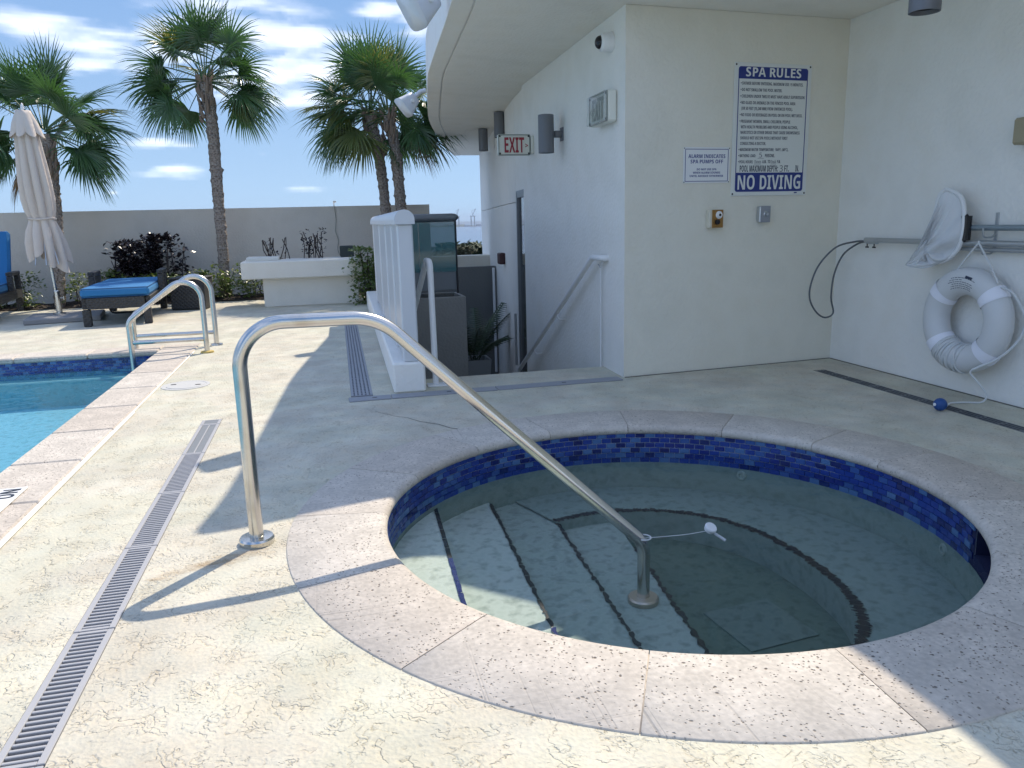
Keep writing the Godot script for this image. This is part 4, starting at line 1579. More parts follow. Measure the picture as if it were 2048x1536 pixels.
	var cd := thing("wall_conduit", "thin white conduit with a clip running down the stair wall by the corner", "conduit", v3(1.975, 0, -5.42))
	tr = begin()
	tube(tr, [v3(0, -0.06, 0), v3(0, 0.74, 0), v3(-0.005, 0.775, 0.02), v3(0.0, 0.79, 0.06)], 0.007, 8)
	obj("tube", tr, M.white_paint, cd)
	tr = begin()
	tube(tr, [v3(-0.005, 0.755, 0.0), v3(-0.03, 0.77, 0.03), v3(-0.02, 0.745, 0.05)], 0.004, 6)
	obj("clip", tr, M.alu, cd)
	# dark parapet at the end of the landing and the sunny ledge beyond it
	st = begin()
	prism(st, [Vector2(0.72, -12.0), Vector2(2.62, -12.0), Vector2(2.62, -12.15), Vector2(0.72, -12.15)], -1.4, 0.40)
	var dp := obj("parapet_wall", st, M.dark_wall)
	tag(dp, "dark grey parapet wall at the end of the lower landing", "wall")
	var wp := obj("door_jamb_post", box_mesh(v3(2.56, -0.45, -11.9), v3(0.035, 1.66, 0.035), 0.004), M.white_paint)
	tag(wp, "thin white upright post in front of the dark parapet wall", "post")
	st = begin()
	prism(st, [Vector2(1.2, -13.7), Vector2(3.2, -13.7), Vector2(3.2, -14.1), Vector2(1.2, -14.1)], -1.4, 0.50)
	tag(obj("ledge_wall", st, M.block), "cream ledge wall catching the sun beyond the dark parapet", "wall")
	# potted palm on the landing
	var pot := thing("potted_palm", "small feathery palm in a square grey pot on the lower landing", "potted plant", v3(1.86, -1.35, -10.0))
	st = begin()
	var w0 := 0.14
	var w1 := 0.19
	st.set_smooth_group(-1)
	for k in 4:
		var b := Basis(Vector3.UP, k * PI / 2)
		quad(st, b * v3(-w0, 0, w0), b * v3(w0, 0, w0), b * v3(w1, 0.66, w1), b * v3(-w1, 0.66, w1))
		quad(st, b * v3(-w1, 0.66, w1), b * v3(w1, 0.66, w1), b * v3(w1 - 0.02, 0.655, w1 - 0.02), b * v3(-w1 + 0.02, 0.655, w1 - 0.02))
		quad(st, b * v3(-w1 + 0.02, 0.655, w1 - 0.02), b * v3(w1 - 0.02, 0.655, w1 - 0.02), b * v3(w1 - 0.03, 0.58, w1 - 0.03), b * v3(-w1 + 0.03, 0.58, w1 - 0.03))
	obj("pot", st, M.pot_grey, pot)
	obj("soil", box_mesh(v3(0, 0.585, 0), v3(0.32, 0.03, 0.32)), M.soil, pot)
	var r := RandomNumberGenerator.new()
	r.seed = 5
	for k in 15:
		var az := k * 2.4 + r.randf_range(-0.3, 0.3)
		var el := r.randf_range(0.75, 1.4)
		var d := v3(cos(az) * cos(el), sin(el), sin(az) * cos(el))
		var p := v3(r.randf_range(-0.05, 0.05), 0.6, r.randf_range(-0.05, 0.05))
		var pts := [p]
		for q in 12:
			d = (d + Vector3.DOWN * 0.075).normalized()
			p += d * 0.075
			pts.append(p)
		st = begin()
		tube(st, pts, 0.005, 4, false)
		st.set_smooth_group(-1)
		for q in range(3, 13):
			var t: Vector3 = (pts[q] - pts[q - 1]).normalized()
			var side := t.cross(Vector3.UP).normalized()
			for sgn in [-1.0, 1.0]:
				for u in 2:
					var s0: Vector3 = pts[q - 1].lerp(pts[q], u * 0.5)
					var e: Vector3 = s0 + (side * sgn * 0.8 + t * 0.65 + Vector3.DOWN * 0.25).normalized() * (0.20 * (1.0 - absf(q - 7.0) / 11.0))
					tri3(st, s0, s0 + t * 0.018 + v3(0, 0.006, 0), e)
					tri3(st, s0 + t * 0.018 + v3(0, 0.006, 0), s0 + t * 0.03, e)
		obj("frond", st, M.palm_pot, pot)

# ---------------------------------------------------------------- garden
func build_garden() -> void:
	var wst := begin()
	prism(wst, [Vector2(-12.0, -13.4), Vector2(1.8, -13.4), Vector2(1.8, -13.65), Vector2(-12.0, -13.65)], -0.4, 1.40)
	tag(obj("garden_wall", wst, M.far_wall), "long plain grey rendered wall closing the far end of the pool deck", "wall")
	# counter block
	var c := thing("garden_counter", "cream rendered counter with a wide overhanging top in front of the garden wall", "counter", v3(-0.2, 0, -11.2), deg_to_rad(0.0))
	obj("base", box_mesh(v3(0.0, 0.2, -0.32), v3(1.30, 0.40, 0.62), 0.01), M.block, c)
	obj("top", box_mesh(v3(-0.10, 0.515, -0.30), v3(1.62, 0.235, 0.86), 0.012), M.block, c)
	obj("basin_rim", box_mesh(v3(-0.64, 0.655, -0.40), v3(0.44, 0.05, 0.40), 0.008), M.block, c)
	var gb := obj("junction_box", box_mesh(v3(0.33, 0.715, -11.75), v3(0.20, 0.165, 0.12), 0.012), M.box_green)
	tag(gb, "small dark green utility box standing on the cream counter", "utility box")
	var cab := begin()
	tube(cab, smooth_line([v3(0.22, 1.42, -13.39), v3(0.235, 1.18, -13.385), v3(0.215, 1.0, -13.385), v3(0.25, 0.85, -13.385), v3(0.23, 0.70, -13.385), v3(0.26, 0.60, -13.38)], 5), 0.0045, 6)
	tag(obj("wall_cable", cab, M.exit_grey), "thin grey cable hanging down the far garden wall above the counter", "cable")
	var ant := thing("wall_sensor", "tiny white fitting standing on top of the garden wall over the cable", "sensor", v3(0.22, 1.40, -13.5))
	obj("stem", box_mesh(v3(0, 0.03, 0), v3(0.016, 0.06, 0.016)), M.plastic_white, ant)
	obj("cap", box_mesh(v3(0.012, 0.075, 0), v3(0.05, 0.032, 0.04), 0.006), M.plastic_white, ant)
	# palms
	palm("tall single fan palm in the bed left of the cream counter", v3(-1.56, 0.0, -12.9), [v3(0.0, 0, 0), v3(0.03, 0.7, 0), v3(0.04, 1.5, 0), v3(0.06, 2.5, 0), v3(0.02, 3.22, 0)], 0.066, 0.082, 34, 0.76, 101, 0.05)
	palm("short fan palm behind the closed umbrella", v3(-3.84, 0.0, -12.6), [v3(0.0, 0, 0), v3(0.08, 0.7, 0), v3(0.12, 1.3, 0), v3(0.14, 2.0, 0), v3(0.12, 2.45, 0)], 0.066, 0.085, 34, 0.80, 202, 0.04)
	palm("left of the two fan palms behind the stairwell guard", v3(1.06, 0.0, -12.9), [v3(0.0, 0, 0), v3(-0.03, 0.6, 0), v3(-0.04, 1.4, 0), v3(-0.10, 2.2, 0), v3(-0.20, 2.78, 0)], 0.066, 0.08, 30, 0.76, 303, 0.16)
	palm("right of the two fan palms behind the stairwell guard", v3(1.30, 0.0, -12.72), [v3(0.0, 0, 0), v3(-0.02, 0.6, 0), v3(-0.05, 1.4, 0), v3(-0.09, 2.2, 0), v3(-0.17, 2.74, 0)], 0.068, 0.085, 32, 0.78, 404, 0.2)
	# shrubs
	var sh := [
		["dark_shrub", "dark glossy leaved shrub left of the tall palm, behind the lounger", -2.95, -12.95, v3(0.36, 0.80, 0.22), 1500, 0.10, "leaf_dark", 0.06],
		["dark_shrub", "dark leggy shrub between the lounger and the tall palm trunk", -2.32, -12.9, v3(0.30, 0.88, 0.2), 1200, 0.10, "leaf_dark", 0.05],
	]
	for k in sh.size():
		var s = sh[k]
		var o := thing(s[0], s[1], "shrub", v3(s[2], s[8], s[3]), 0.0, "dark shrubs along the garden wall")
		leaf_cluster(s[5], s[4], s[6], M[s[7]], 40 + k, "foliage", o)
		stems(o, 9, s[4].x * 1.6, s[4].y, 50 + k, M.twig)
	var gs := [[-3.35, -12.62, v3(0.32, 0.42, 0.24), "low variegated green shrub at the foot of the left palm"], [-2.7, -12.62, v3(0.34, 0.36, 0.2), "low variegated green shrub behind the lounger armrest"], [-1.95, -12.6, v3(0.30, 0.38, 0.2), "low variegated green shrub behind the wicker table"], [-1.42, -12.58, v3(0.34, 0.46, 0.2), "low variegated green shrub at the foot of the tall palm"], [-0.98, -12.6, v3(0.22, 0.34, 0.2), "low sparse shrub beside the counter base"], [-4.5, -12.7, v3(0.4, 0.45, 0.25), "low shadowed shrub behind the left lounger"]]
	for k in gs.size():
		var s = gs[k]
		var o := thing("low_shrub", s[3], "shrub", v3(s[0], 0.05, s[1]), 0.0, "low green shrubs in the planting bed")
		leaf_cluster(750 if k != 4 else 200, s[2], 0.065, M.leaf_green, 60 + k, "foliage", o)
		leaf_cluster(170 if k != 4 else 50, s[2] * 1.03, 0.055, M.leaf_pale, 80 + k, "pale_foliage", o)
		stems(o, 6, s[2].x * 1.5, s[2].y * 0.9, 70 + k, M.twig)
	var bp := [[-0.50, -11.95, 0.34, 0.36, "bare upright stems of a dead plant standing behind the counter basin"], [0.02, -11.95, 0.34, 0.40, "dark drooping plant with bare stems on the middle of the counter top"]]
	for k in 2:
		var s = bp[k]
		var o := thing("bare_plant", s[4], "plant", v3(s[0] - 0.15, 0.62, s[1] + 0.18), 0.0, "bare plants behind the counter")
		stems(o, 11, 0.34, s[3], 90 + k, M.twig, 0.007)
		leaf_cluster(30 + 130 * k, v3(0.16, s[3] * (1.0 if k else 0.7), 0.08), 0.055, M.leaf_dark, 95 + k, "foliage", o)
	var bs := thing("green_shrub", "narrow olive green shrub growing at the end of the stairwell kerb", "shrub", v3(0.55, 0.02, -11.1))
	leaf_cluster(1500, v3(0.15, 0.70, 0.2), 0.065, M.leaf_green, 99, "foliage", bs, 1)
	stems(bs, 6, 0.2, 0.7, 98, M.twig)
	# trees down by the water
	var tt := [["brownish thin tree top by the bay beside the glass guard", 4.0, -26.0, "leaf_brown", 121], ["dark green tree top by the bay beside the building wall", 4.95, -27.0, "leaf_olive", 122]]
	for k in 2:
		var s = tt[k]
		var o := thing("bay_tree", s[0], "tree", v3(s[1], -10.0, s[2]), 0.0, "trees by the bay")
		var st := begin()
		tube(st, [v3(0, -16, 0), v3(0.1, 0, 0), v3(0.2, 6, 0), v3(0.15, 9.4, 0)], [0.3, 0.2, 0.12, 0.05], 8)
		obj("trunk", st, M.twig, o)
		var cr := Node3D.new()
		cr.name = "crown"
		o.add_child(cr)
		cr.position = v3(0, 8.85, 0)
		leaf_cluster(6000, v3(0.85, 1.25 + 0.1 * k, 0.8), 0.22, M[s[3]], s[4], "foliage", cr, 0)
	# loungers, table, umbrella
	lounger("blue cushioned wicker lounger lying flat beside the wicker table", v3(-2.42, 0, -9.90), deg_to_rad(5.0), false)
	lounger("blue cushioned lounger with its back raised at the left edge", v3(-4.36, 0, -10.55), deg_to_rad(8.0), true)
	var t := thing("side_table", "square dark wicker side table beside the flat lounger", "side table", v3(-1.83, 0, -11.55), deg_to_rad(-8.0))
	var tb := begin()
	box(tb, v3(0, 0.215, 0), v3(0.46, 0.41, 0.44), 0.012)
	obj("body", tb, M.wicker, t)
	obj("top", box_mesh(v3(0, 0.432, 0), v3(0.48, 0.022, 0.46), 0.006), M.wicker, t)
	umbrella()

# ---------------------------------------------------------------- on the building
func speaker(label: String, at: Vector3, facing: Vector3, size: float, mount: Vector3) -> void:
	var o := thing("wall_speaker", label, "speaker", at, 0.0, "white speakers on the canopy edge")
	var f := facing.normalized()
	var sd := f.cross(Vector3.UP).normalized()
	var up := sd.cross(f).normalized()
	var b := Basis(sd, up, -f)
	# tapered cabinet: wide at the grille, narrow at the back
	var prof := []
	var st := begin()
	var rows := [[-0.50, 0.20, 0.26], [-0.46, 0.27, 0.34], [-0.10, 0.36, 0.44], [0.30, 0.44, 0.56], [0.40, 0.47, 0.60]]
	var rings := []
	for r in rows:
		var ring := []
		for k in 28:
			var a := TAU * k / 28
			var cx: float = signf(cos(a)) * pow(absf(cos(a)), 0.45) * r[1]
			var cy: float = signf(sin(a)) * pow(absf(sin(a)), 0.45) * r[2]
			ring.append(b * (v3(cx, cy, -r[0]) * size))
		rings.append(ring)
	st.set_smooth_group(1)
	for i in rings.size() - 1:
		for k in 28:
			var k2 := (k + 1) % 28
			quad(st, rings[i][k2], rings[i][k], rings[i + 1][k], rings[i + 1][k2])
	st.set_smooth_group(-1)
	for k in 28:
		tri3(st, b * (v3(0, 0, 0.52) * size), rings[0][k], rings[0][(k + 1) % 28])
	obj("cabinet", st, M.speaker_white, o)
	st = begin()
	var last: Array = rings[rings.size() - 1]
	for k in 28:
		var k2 := (k + 1) % 28
		st.set_smooth_group(1)
		var c0: Vector3 = b * (v3(0, 0, -0.47) * size)
		var p: Vector3 = last[k] * 0.97 + b * v3(0, 0, -0.012) * 1.0
		var q: Vector3 = last[k2] * 0.97 + b * v3(0, 0, -0.012) * 1.0
		quad(st, last[k2], last[k], p, q)
		tri3(st, q, p, c0)
	obj("grille", st, M.speaker_white, o)
	st = begin()
	for sg in [-1.0, 1.0]:
		lathe(st, [Vector2(0.0, 0.02), Vector2(0.09 * size, 0.02), Vector2(0.10 * size, 0.0)], 20, Transform3D(b * Basis(Vector3.BACK, -PI / 2 * sg), b * (v3(0.36 * size * sg, 0, 0.10 * size))))
	obj("side_knob", st, M.plastic_white, o)
	st = begin()
	var m := mount - at
	tube(st, [b * v3(0, 0, 0.5 * size), (b * v3(0, 0, 0.5 * size)).lerp(m, 0.5) + v3(0, 0.02, 0), m], 0.022, 10)
	obj("bracket_arm", st, M.speaker_white, o)

func cylinder_lamp(label: String, at: Vector3, r: float, h: float, wall: Vector3) -> void:
	var o := thing("cylinder_lamp", label, "lamp", at, 0.0, "grey cylinder lamps under the canopy")
	var st := begin()
	lathe(st, [Vector2(r - 0.008, -h * 0.5 + 0.02), Vector2(r - 0.006, -h * 0.5), Vector2(r, -h * 0.5), Vector2(r, h * 0.5), Vector2(r - 0.006, h * 0.5 + 0.003), Vector2(0.0, h * 0.5 + 0.003)], 32)
	obj("housing", st, M.lamp_grey, o)
	st = begin()
	lathe(st, [Vector2(0.0, -h * 0.5 + 0.05), Vector2(r - 0.012, -h * 0.5 + 0.045), Vector2(r - 0.008, -h * 0.5 + 0.02)], 24)
	obj("reflector", st, M.black, o)
	if wall != Vector3.ZERO:
		st = begin()
		var d := wall - at
		var n := d.normalized()
		box(st, n * (r + (d.length() - r) * 0.5), v3(d.length() - r, 0.055, 0.05), 0.01, Basis(n, Vector3.UP, n.cross(Vector3.UP)))
		box(st, d - n * 0.006, v3(0.012, 0.11, 0.085), 0.003, Basis(n, Vector3.UP, n.cross(Vector3.UP)))
		obj("wall_bracket", st, M.lamp_grey, o)

func exit_sign(label: String, at: Vector3, turn: float, w: float, h: float, d: float, letters: Material, arrow: String) -> Node3D:
	var o := thing("exit_sign", label, "exit sign", at, turn, "exit signs on the stair wall")
	obj("housing", box_mesh(Vector3.ZERO, v3(w, h, d), 0.012), M.exit_face, o)
	var fr := begin()
	for s in [-1.0, 1.0]:
		box(fr, v3(0, s * (h * 0.5 - 0.008), d * 0.5 + 0.001), v3(w - 0.01, 0.008, 0.01), 0.002)
		box(fr, v3(s * (w * 0.5 - 0.008), 0, d * 0.5 + 0.001), v3(0.008, h - 0.02, 0.0098), 0.002)
	obj("cover_frame", fr, M.exit_grey, o)
	for s in [-1.0, 1.0]:
		for t in [-1.0, 1.0]:
			obj("corner_screw", box_mesh(v3(s * (w * 0.5 - 0.02), t * (h * 0.5 - 0.02), d * 0.5 + 0.004), v3(0.016, 0.016, 0.008), 0.003), M.black, o)
	words(o, "lettering", "EXIT", letters, v3(-w * 0.5 + w * 0.20, -h * 0.36, d * 0.5 + 0.004), h * 0.70, w * 0.60)
	words(o, "arrow", arrow, letters, v3(w * 0.5 - w * 0.17 if arrow == ">" else -w * 0.5 + w * 0.06, -h * 0.12, d * 0.5 + 0.004), h * 0.24, w * 0.09)
	return o

func build_wall_things() -> void:
	var wall_turn := atan2(0.145, 1.75)   # the sign wall is turned a little
	var on_wall := func(x: float, y: float, out := 0.0) -> Vector3:
		return v3(x + 0.083 * out, y, -4.977 - (x - 1.985) * 0.0829 + out)
	# spa rules board
	var s := thing("spa_rules_sign", "large white and blue board headed SPA RULES, NO DIVING along its foot", "sign", on_wall.call(3.112, 1.67, 0.005), wall_turn)
	var W := 0.63
	var Hh := 0.885
	obj("board", box_mesh(Vector3.ZERO, v3(W, Hh, 0.005), 0.0015), M.sign_white, s)
	var panel := func(y0: float, y1: float, round_top: bool) -> void:
		var hw := W * 0.5 - 0.032
		var p := []
		var rr := 0.018
		for q in [[hw, y1, 0.0], [-hw, y1, PI / 2], [-hw, y0, PI], [hw, y0, PI * 1.5]]:
			var rounded: bool = (q[1] == y1) == round_top
			if rounded:
				for k in 6:
					var a: float = q[2] + PI / 2 * k / 5.0
					p.append(Vector2(q[0] - signf(q[0]) * rr + cos(a) * rr, q[1] + (-rr if q[1] == y1 else rr) + sin(a) * rr))
			else:
				p.append(Vector2(q[0], q[1]))
		var st := begin()
		prism(st, p, 0.0, 0.0011)
		var o := obj("blue_field", st, M.sign_blue, s)
		o.transform = Transform3D(Basis(Vector3.RIGHT, Vector3.BACK, Vector3.UP), v3(0, 0, 0.0024))
	panel.call(Hh * 0.5 - 0.105, Hh * 0.5 - 0.026, true)
	panel.call(-Hh * 0.5 + 0.028, -Hh * 0.5 + 0.158, false)
	var bord := begin()
	for sg in [-1.0, 1.0]:
		box(bord, v3(sg * (W * 0.5 - 0.035), 0.0262, 0.003), v3(0.006, Hh - 0.263, 0.0014))
	obj("border", bord, M.sign_blue, s)
	words(s, "lettering", "SPA RULES", M.sign_white, v3(-0.225, 0.352, 0.0037), 0.058, 0.45)
	words(s, "lettering", "NO DIVING", M.sign_white, v3(-0.262, -0.399, 0.0037), 0.096, 0.525)
	var lines := [["SHOWER BEFORE ENTERING. MAXIMUM USE: 15 MINUTES.", 0.298, 0.475, 1], ["DO NOT SWALLOW THE POOL WATER.", 0.256, 0.31, 1], ["CHILDREN UNDER TWELVE MUST HAVE ADULT SUPERVISION", 0.214, 0.49, 1], ["NO GLASS OR ANIMALS IN THE FENCED POOL AREA", 0.172, 0.42, 1], ["(OR 50 FEET (15,240 MM) FROM UNFENCED POOL).", 0.134, 0.40, 0], ["NO FOOD OR BEVERAGES IN POOL OR ON POOL WET DECK.", 0.092, 0.48, 1], ["PREGNANT WOMEN, SMALL CHILDREN, PEOPLE", 0.050, 0.385, 1], ["WITH HEALTH PROBLEMS AND PEOPLE USING ALCOHOL,", 0.013, 0.45, 0], ["NARCOTICS OR OTHER DRUGS THAT CAUSE DROWSINESS", -0.024, 0.465, 0], ["SHOULD NOT USE SPA POOLS WITHOUT FIRST", -0.061, 0.37, 0], ["CONSULTING A DOCTOR.", -0.098, 0.20, 0], ["MAXIMUM WATER TEMPERATURE:  104°F. (40°C).", -0.139, 0.38, 1], ["BATHING LOAD:", -0.180, 0.125, 1], ["POOL HOURS:", -0.221, 0.105, 1]]
	for l in lines:
		words(s, "lettering", l[0], M.ink_dark, v3(-0.252, l[1], 0.0026), 0.0195, l[2] * 1.05, true)
		if l[3] == 1:
			obj("bullet", box_mesh(v3(-0.260, l[1] + 0.011, 0.003), v3(0.006, 0.006, 0.0012)), M.ink_dark, s)
	words(s, "lettering", "PERSONS.", M.ink_dark, v3(-0.045, -0.180, 0.0026), 0.0215, 0.08)
	words(s, "handwriting", "5", M.ink_pen, v3(-0.092, -0.181, 0.0026), 0.032, 0.022, false)
	words(s, "handwriting", "Dawn", M.ink_pen, v3(-0.13, -0.220, 0.0026), 0.020, 0.055, false, true)
	words(s, "lettering", "A.M.  TO", M.ink_dark, v3(-0.065, -0.221, 0.0026), 0.0215, 0.065)
	words(s, "handwriting", "Dusk", M.ink_pen, v3(0.004, -0.220, 0.0026), 0.020, 0.046, false, true)
	words(s, "lettering", "P.M.", M.ink_dark, v3(0.058, -0.221, 0.0026), 0.0215, 0.028)
	words(s, "lettering", "POOL MAXIMUM DEPTH:", M.ink_dark, v3(-0.248, -0.279, 0.0026), 0.042, 0.315)
	words(s, "handwriting", "3", M.ink_pen, v3(0.082, -0.279, 0.0026), 0.044, 0.026, false)
	words(s, "lettering", "FT.", M.ink_dark, v3(0.122, -0.279, 0.0026), 0.042, 0.038)
	words(s, "lettering", "IN.", M.ink_dark, v3(0.215, -0.279, 0.0026), 0.042, 0.03)
	var rules := begin()
	for u in [[-0.105, -0.187, 0.05], [-0.132, -0.226, 0.055], [0.004, -0.226, 0.045], [0.072, -0.285, 0.045], [0.165, -0.285, 0.045]]:
		box(rules, v3(u[0] + u[2] * 0.5, u[1], 0.0029), v3(u[2], 0.002, 0.001))
	obj("underline", rules, M.ink_dark, s)
	var lg := begin()
	box(lg, v3(0.225, -0.425, 0.0029), v3(0.024, 0.008, 0.001))
	obj("maker_mark", lg, M.sign_blue, s)
	for sx in [-1.0, 1.0]:
		for sy in [-1.0, 1.0]:
			var sc := begin()
			lathe(sc, [Vector2(0.0, 0.003), Vector2(0.005, 0.002), Vector2(0.007, 0.0)], 10, Transform3D(Basis(Vector3.RIGHT, PI / 2), v3(sx * (W * 0.5 - 0.014), sy * (Hh * 0.5 - 0.014), 0.0025)))
			obj("screw", sc, M.black, s)
	# alarm board
	s = thing("alarm_sign", "small white board headed ALARM INDICATES SPA PUMPS OFF", "sign", on_wall.call(2.602, 1.437, 0.004), wall_turn)
	obj("board", box_mesh(Vector3.ZERO, v3(0.365, 0.238, 0.004), 0.001), M.plastic_white, s)
	bord = begin()
	for sg in [-1.0, 1.0]:
		box(bord, v3(sg * 0.168, 0, 0.0022), v3(0.004, 0.214, 0.0014))
		box(bord, v3(0, sg * 0.106, 0.0022), v3(0.332, 0.004, 0.0013))
	obj("border", bord, M.sign_blue, s)
	for l in [["ALARM INDICATES", 0.047, 0.024, 0.29], ["SPA PUMPS OFF", 0.012, 0.024, 0.255], ["DO NOT USE SPA", -0.034, 0.013, 0.155], ["WHEN ALARM SOUNDS", -0.056, 0.013, 0.215], ["UNTIL ADVISED OTHERWISE", -0.078, 0.013, 0.265]]:
		words(s, "lettering", l[0], M.sign_blue, v3(-l[3] * 0.5, l[1], 0.0022), l[2], l[3])
	for sx in [-1.0, 1.0]:
		for sy in [-1.0, 1.0]:
			obj("screw", box_mesh(v3(sx * 0.176, sy * 0.112, 0.003), v3(0.007, 0.007, 0.003), 0.001), M.black, s)
	# alarm button box and timer switch
	s = thing("alarm_box", "almond alarm box with a brown plate and two round buttons under the small sign", "alarm box", on_wall.call(2.66, 1.075, 0.0), wall_turn)
	obj("box", box_mesh(v3(0, 0, 0.024), v3(0.105, 0.125, 0.048), 0.006), M.almond, s)
	obj("plate", box_mesh(v3(0.012, 0, 0.050), v3(0.088, 0.122, 0.004), 0.001), M.brass, s)
	for b in [[0.022, 0.026, "plastic_white"], [0.008, -0.022, "black"]]:
		var st := begin()
		lathe(st, [Vector2(0.0, 0.014), Vector2(0.017, 0.013), Vector2(0.019, 0.0)], 20, Transform3D(Basis(Vector3.RIGHT, PI / 2), v3(b[0], b[1], 0.052)))
		if b[2] == "plastic_white":
			lathe(st, [Vector2(0.0, 0.004), Vector2(0.026, 0.003), Vector2(0.027, 0.0)], 20, Transform3D(Basis(Vector3.RIGHT, PI / 2), v3(b[0], b[1], 0.052)))
		var btn := obj("button", st, M.black if b[2] == "black" else M.plastic_white, s)
		if b[2] != "black":
			var dot := begin()
			lathe(dot, [Vector2(0.0, 0.0155), Vector2(0.009, 0.015), Vector2(0.010, 0.012)], 16, Transform3D(Basis(Vector3.RIGHT, PI / 2), v3(b[0], b[1], 0.052)))
			obj("push_pad", dot, M.black, btn)
	s = thing("timer_switch", "steel timer switch box with a round knob right of the alarm box", "switch", on_wall.call(3.055, 1.098, 0.0), wall_turn)
	obj("box", box_mesh(v3(0, 0, 0.022), v3(0.072, 0.112, 0.044), 0.006), M.alu, s)
	obj("cover_plate", box_mesh(v3(0.010, 0, 0.046), v3(0.080, 0.114, 0.004), 0.001), M.grate_grey, s)
	var kn := begin()
	lathe(kn, [Vector2(0.0, 0.022), Vector2(0.010, 0.021), Vector2(0.013, 0.004), Vector2(0.02, 0.0)], 16, Transform3D(Basis(Vector3.RIGHT, PI / 2), v3(0.012, 0.0, 0.048)))
	obj("knob", kn, M.alu, s)
	# camera, exit signs, lamps on the stair wall (its face looks to -X)
	var side := -PI / 2
	s = thing("dome_camera", "white dome security camera high on the stair wall", "camera", v3(1.995, 2.255, -5.24), side)
	var st := begin()
	lathe(st, [Vector2(0.0, 0.0), Vector2(0.060, 0.0), Vector2(0.062, 0.055), Vector2(0.058, 0.080), Vector2(0.044, 0.092)], 28, Transform3D(Basis(Vector3.RIGHT, PI / 2), v3(0, 0, 0)))
	obj("housing", st, M.plastic_white, s)
	st = begin()
	var dome := []
	for k in 8:
		var a := PI / 2 * k / 7.0
		dome.append(Vector2(cos(a) * 0.043, 0.090 + sin(a) * 0.034))
	lathe(st, dome, 24, Transform3D(Basis(Vector3.RIGHT, PI / 2), Vector3.ZERO))
	obj("dome", st, M.black_gloss, s)
	obj("wall_bracket", box_mesh(v3(-0.02, 0.055, 0.012), v3(0.09, 0.022, 0.024), 0.004), M.plastic_white, s)
	var e1 := exit_sign("faded exit sign under a clear cover flat on the stair wall", v3(1.952, 1.838, -5.31), side, 0.37, 0.205, 0.07, M.exit_grey, "<")
	obj("clear_cover", box_mesh(v3(0, 0, 0.047), v3(0.36, 0.196, 0.022), 0.006), M.lens, e1)
	var e2 := exit_sign("white exit sign with red letters sticking out from the stair wall", v3(1.862, 1.812, -7.55), 0.0, 0.325, 0.20, 0.045, M.exit_red, ">")
	obj("wall_canopy", box_mesh(v3(0.178, 0.0, 0.0), v3(0.03, 0.17, 0.09), 0.006), M.exit_face, e2)
	cylinder_lamp("big grey cylinder lamp bracketed to the stair wall", v3(1.885, 1.80, -6.5), 0.066, 0.305, v3(2.03, 1.80, -6.5))
	cylinder_lamp("grey cylinder lamp hanging from the canopy just behind the red exit sign", v3(2.25, H - 0.16, -9.85), 0.067, 0.30, Vector3.ZERO)
	cylinder_lamp("farthest grey cylinder lamp hanging from the canopy", v3(2.40, H - 0.165, -11.6), 0.068, 0.31, Vector3.ZERO)
	cylinder_lamp("grey cylinder lamp hanging overhead in front of the right wall", v3(2.83, H - 0.20, -3.34), 0.070, 0.44, Vector3.ZERO)
	var hb := thing("alarm_horn", "dark red square alarm horn on the curved rear wall", "alarm horn", v3(2.36, 0.60, -10.25), side)
	obj("housing", box_mesh(v3(0, 0, 0.04), v3(0.17, 0.15, 0.08), 0.012), M.horn_red, hb)
	obj("back_box", box_mesh(v3(-0.09, 0, 0.03), v3(0.05, 0.11, 0.05), 0.006), M.horn_red, hb)
	speaker("big white speaker overhead at the top edge of the picture, before the canopy corner", v3(0.72, 2.47, -5.30), v3(-0.80, -0.55, 0.35), 0.22, v3(0.90, 2.55, -5.42))
	speaker("small white speaker on the canopy edge in front of the twin palms", v3(0.945, 2.29, -8.25), v3(-0.85, -0.75, 0.25), 0.185, v3(1.13, 2.42, -8.28))
	# right-hand wall: tan box, poles, crook, net, life ring
	s = thing("tan_wall_box", "tan rectangular fitting on the right wall at the picture edge", "wall box", v3(3.735, 1.50, -3.47), side)
	obj("box", box_mesh(v3(0.0, 0, 0.04), v3(0.24, 0.14, 0.08), 0.012), M.box_tan, s)
	obj("back_plate", box_mesh(v3(0.02, 0, 0.006), v3(0.24, 0.17, 0.012), 0.003), M.alu, s)
	var brs := [[3.7, 0.905, -3.70], [3.7, 0.905, -2.55]]
	for k in 2:
		var b = brs[k]
		s = thing("pole_hook", ["double steel pole hook on the right wall above the life ring", "double steel pole hook farther right on the wall"][k], "hook", v3(3.735, b[1], b[2]), side, "pole hooks on the right wall")
		obj("strip", box_mesh(v3(0, 0.06, 0.003), v3(0.022, 0.22, 0.006), 0.001), M.alu, s)
		for yy in [0.055, -0.04]:
			st = begin()
			tube(st, bend([v3(0, yy, 0.0), v3(0, yy - 0.022, 0.03), v3(0, yy - 0.022, 0.085), v3(0, yy + 0.03, 0.095)], [0.015, 0.015], 4), 0.005, 8)
			obj("hook", st, M.alu, s)
	s = thing("rescue_pole", "long aluminium rescue pole ending in a big wire crook loop", "rescue pole", v3(3.67, 0.905, -3.0))
	st = begin()
	tube(st, [v3(0, 0, 1.6), v3(0, 0.0, -1.72)], 0.0175, 14)
	obj("pole", st, M.alu, s)
	st = begin()
	tube(st, [v3(0, -0.005, -1.70), v3(0.0, -0.005, -1.60)], 0.021, 14)
	obj("collar", st, M.alu, s)
	for zz in [-1.70, -1.63]:
		st = begin()
		tube(st, [v3(0, -0.02, zz), v3(0, -0.045, zz)], 0.004, 6)
		box(st, v3(0, -0.048, zz), v3(0.006, 0.01, 0.035), 0.002)
		obj("wing_bolt", st, M.black, s)
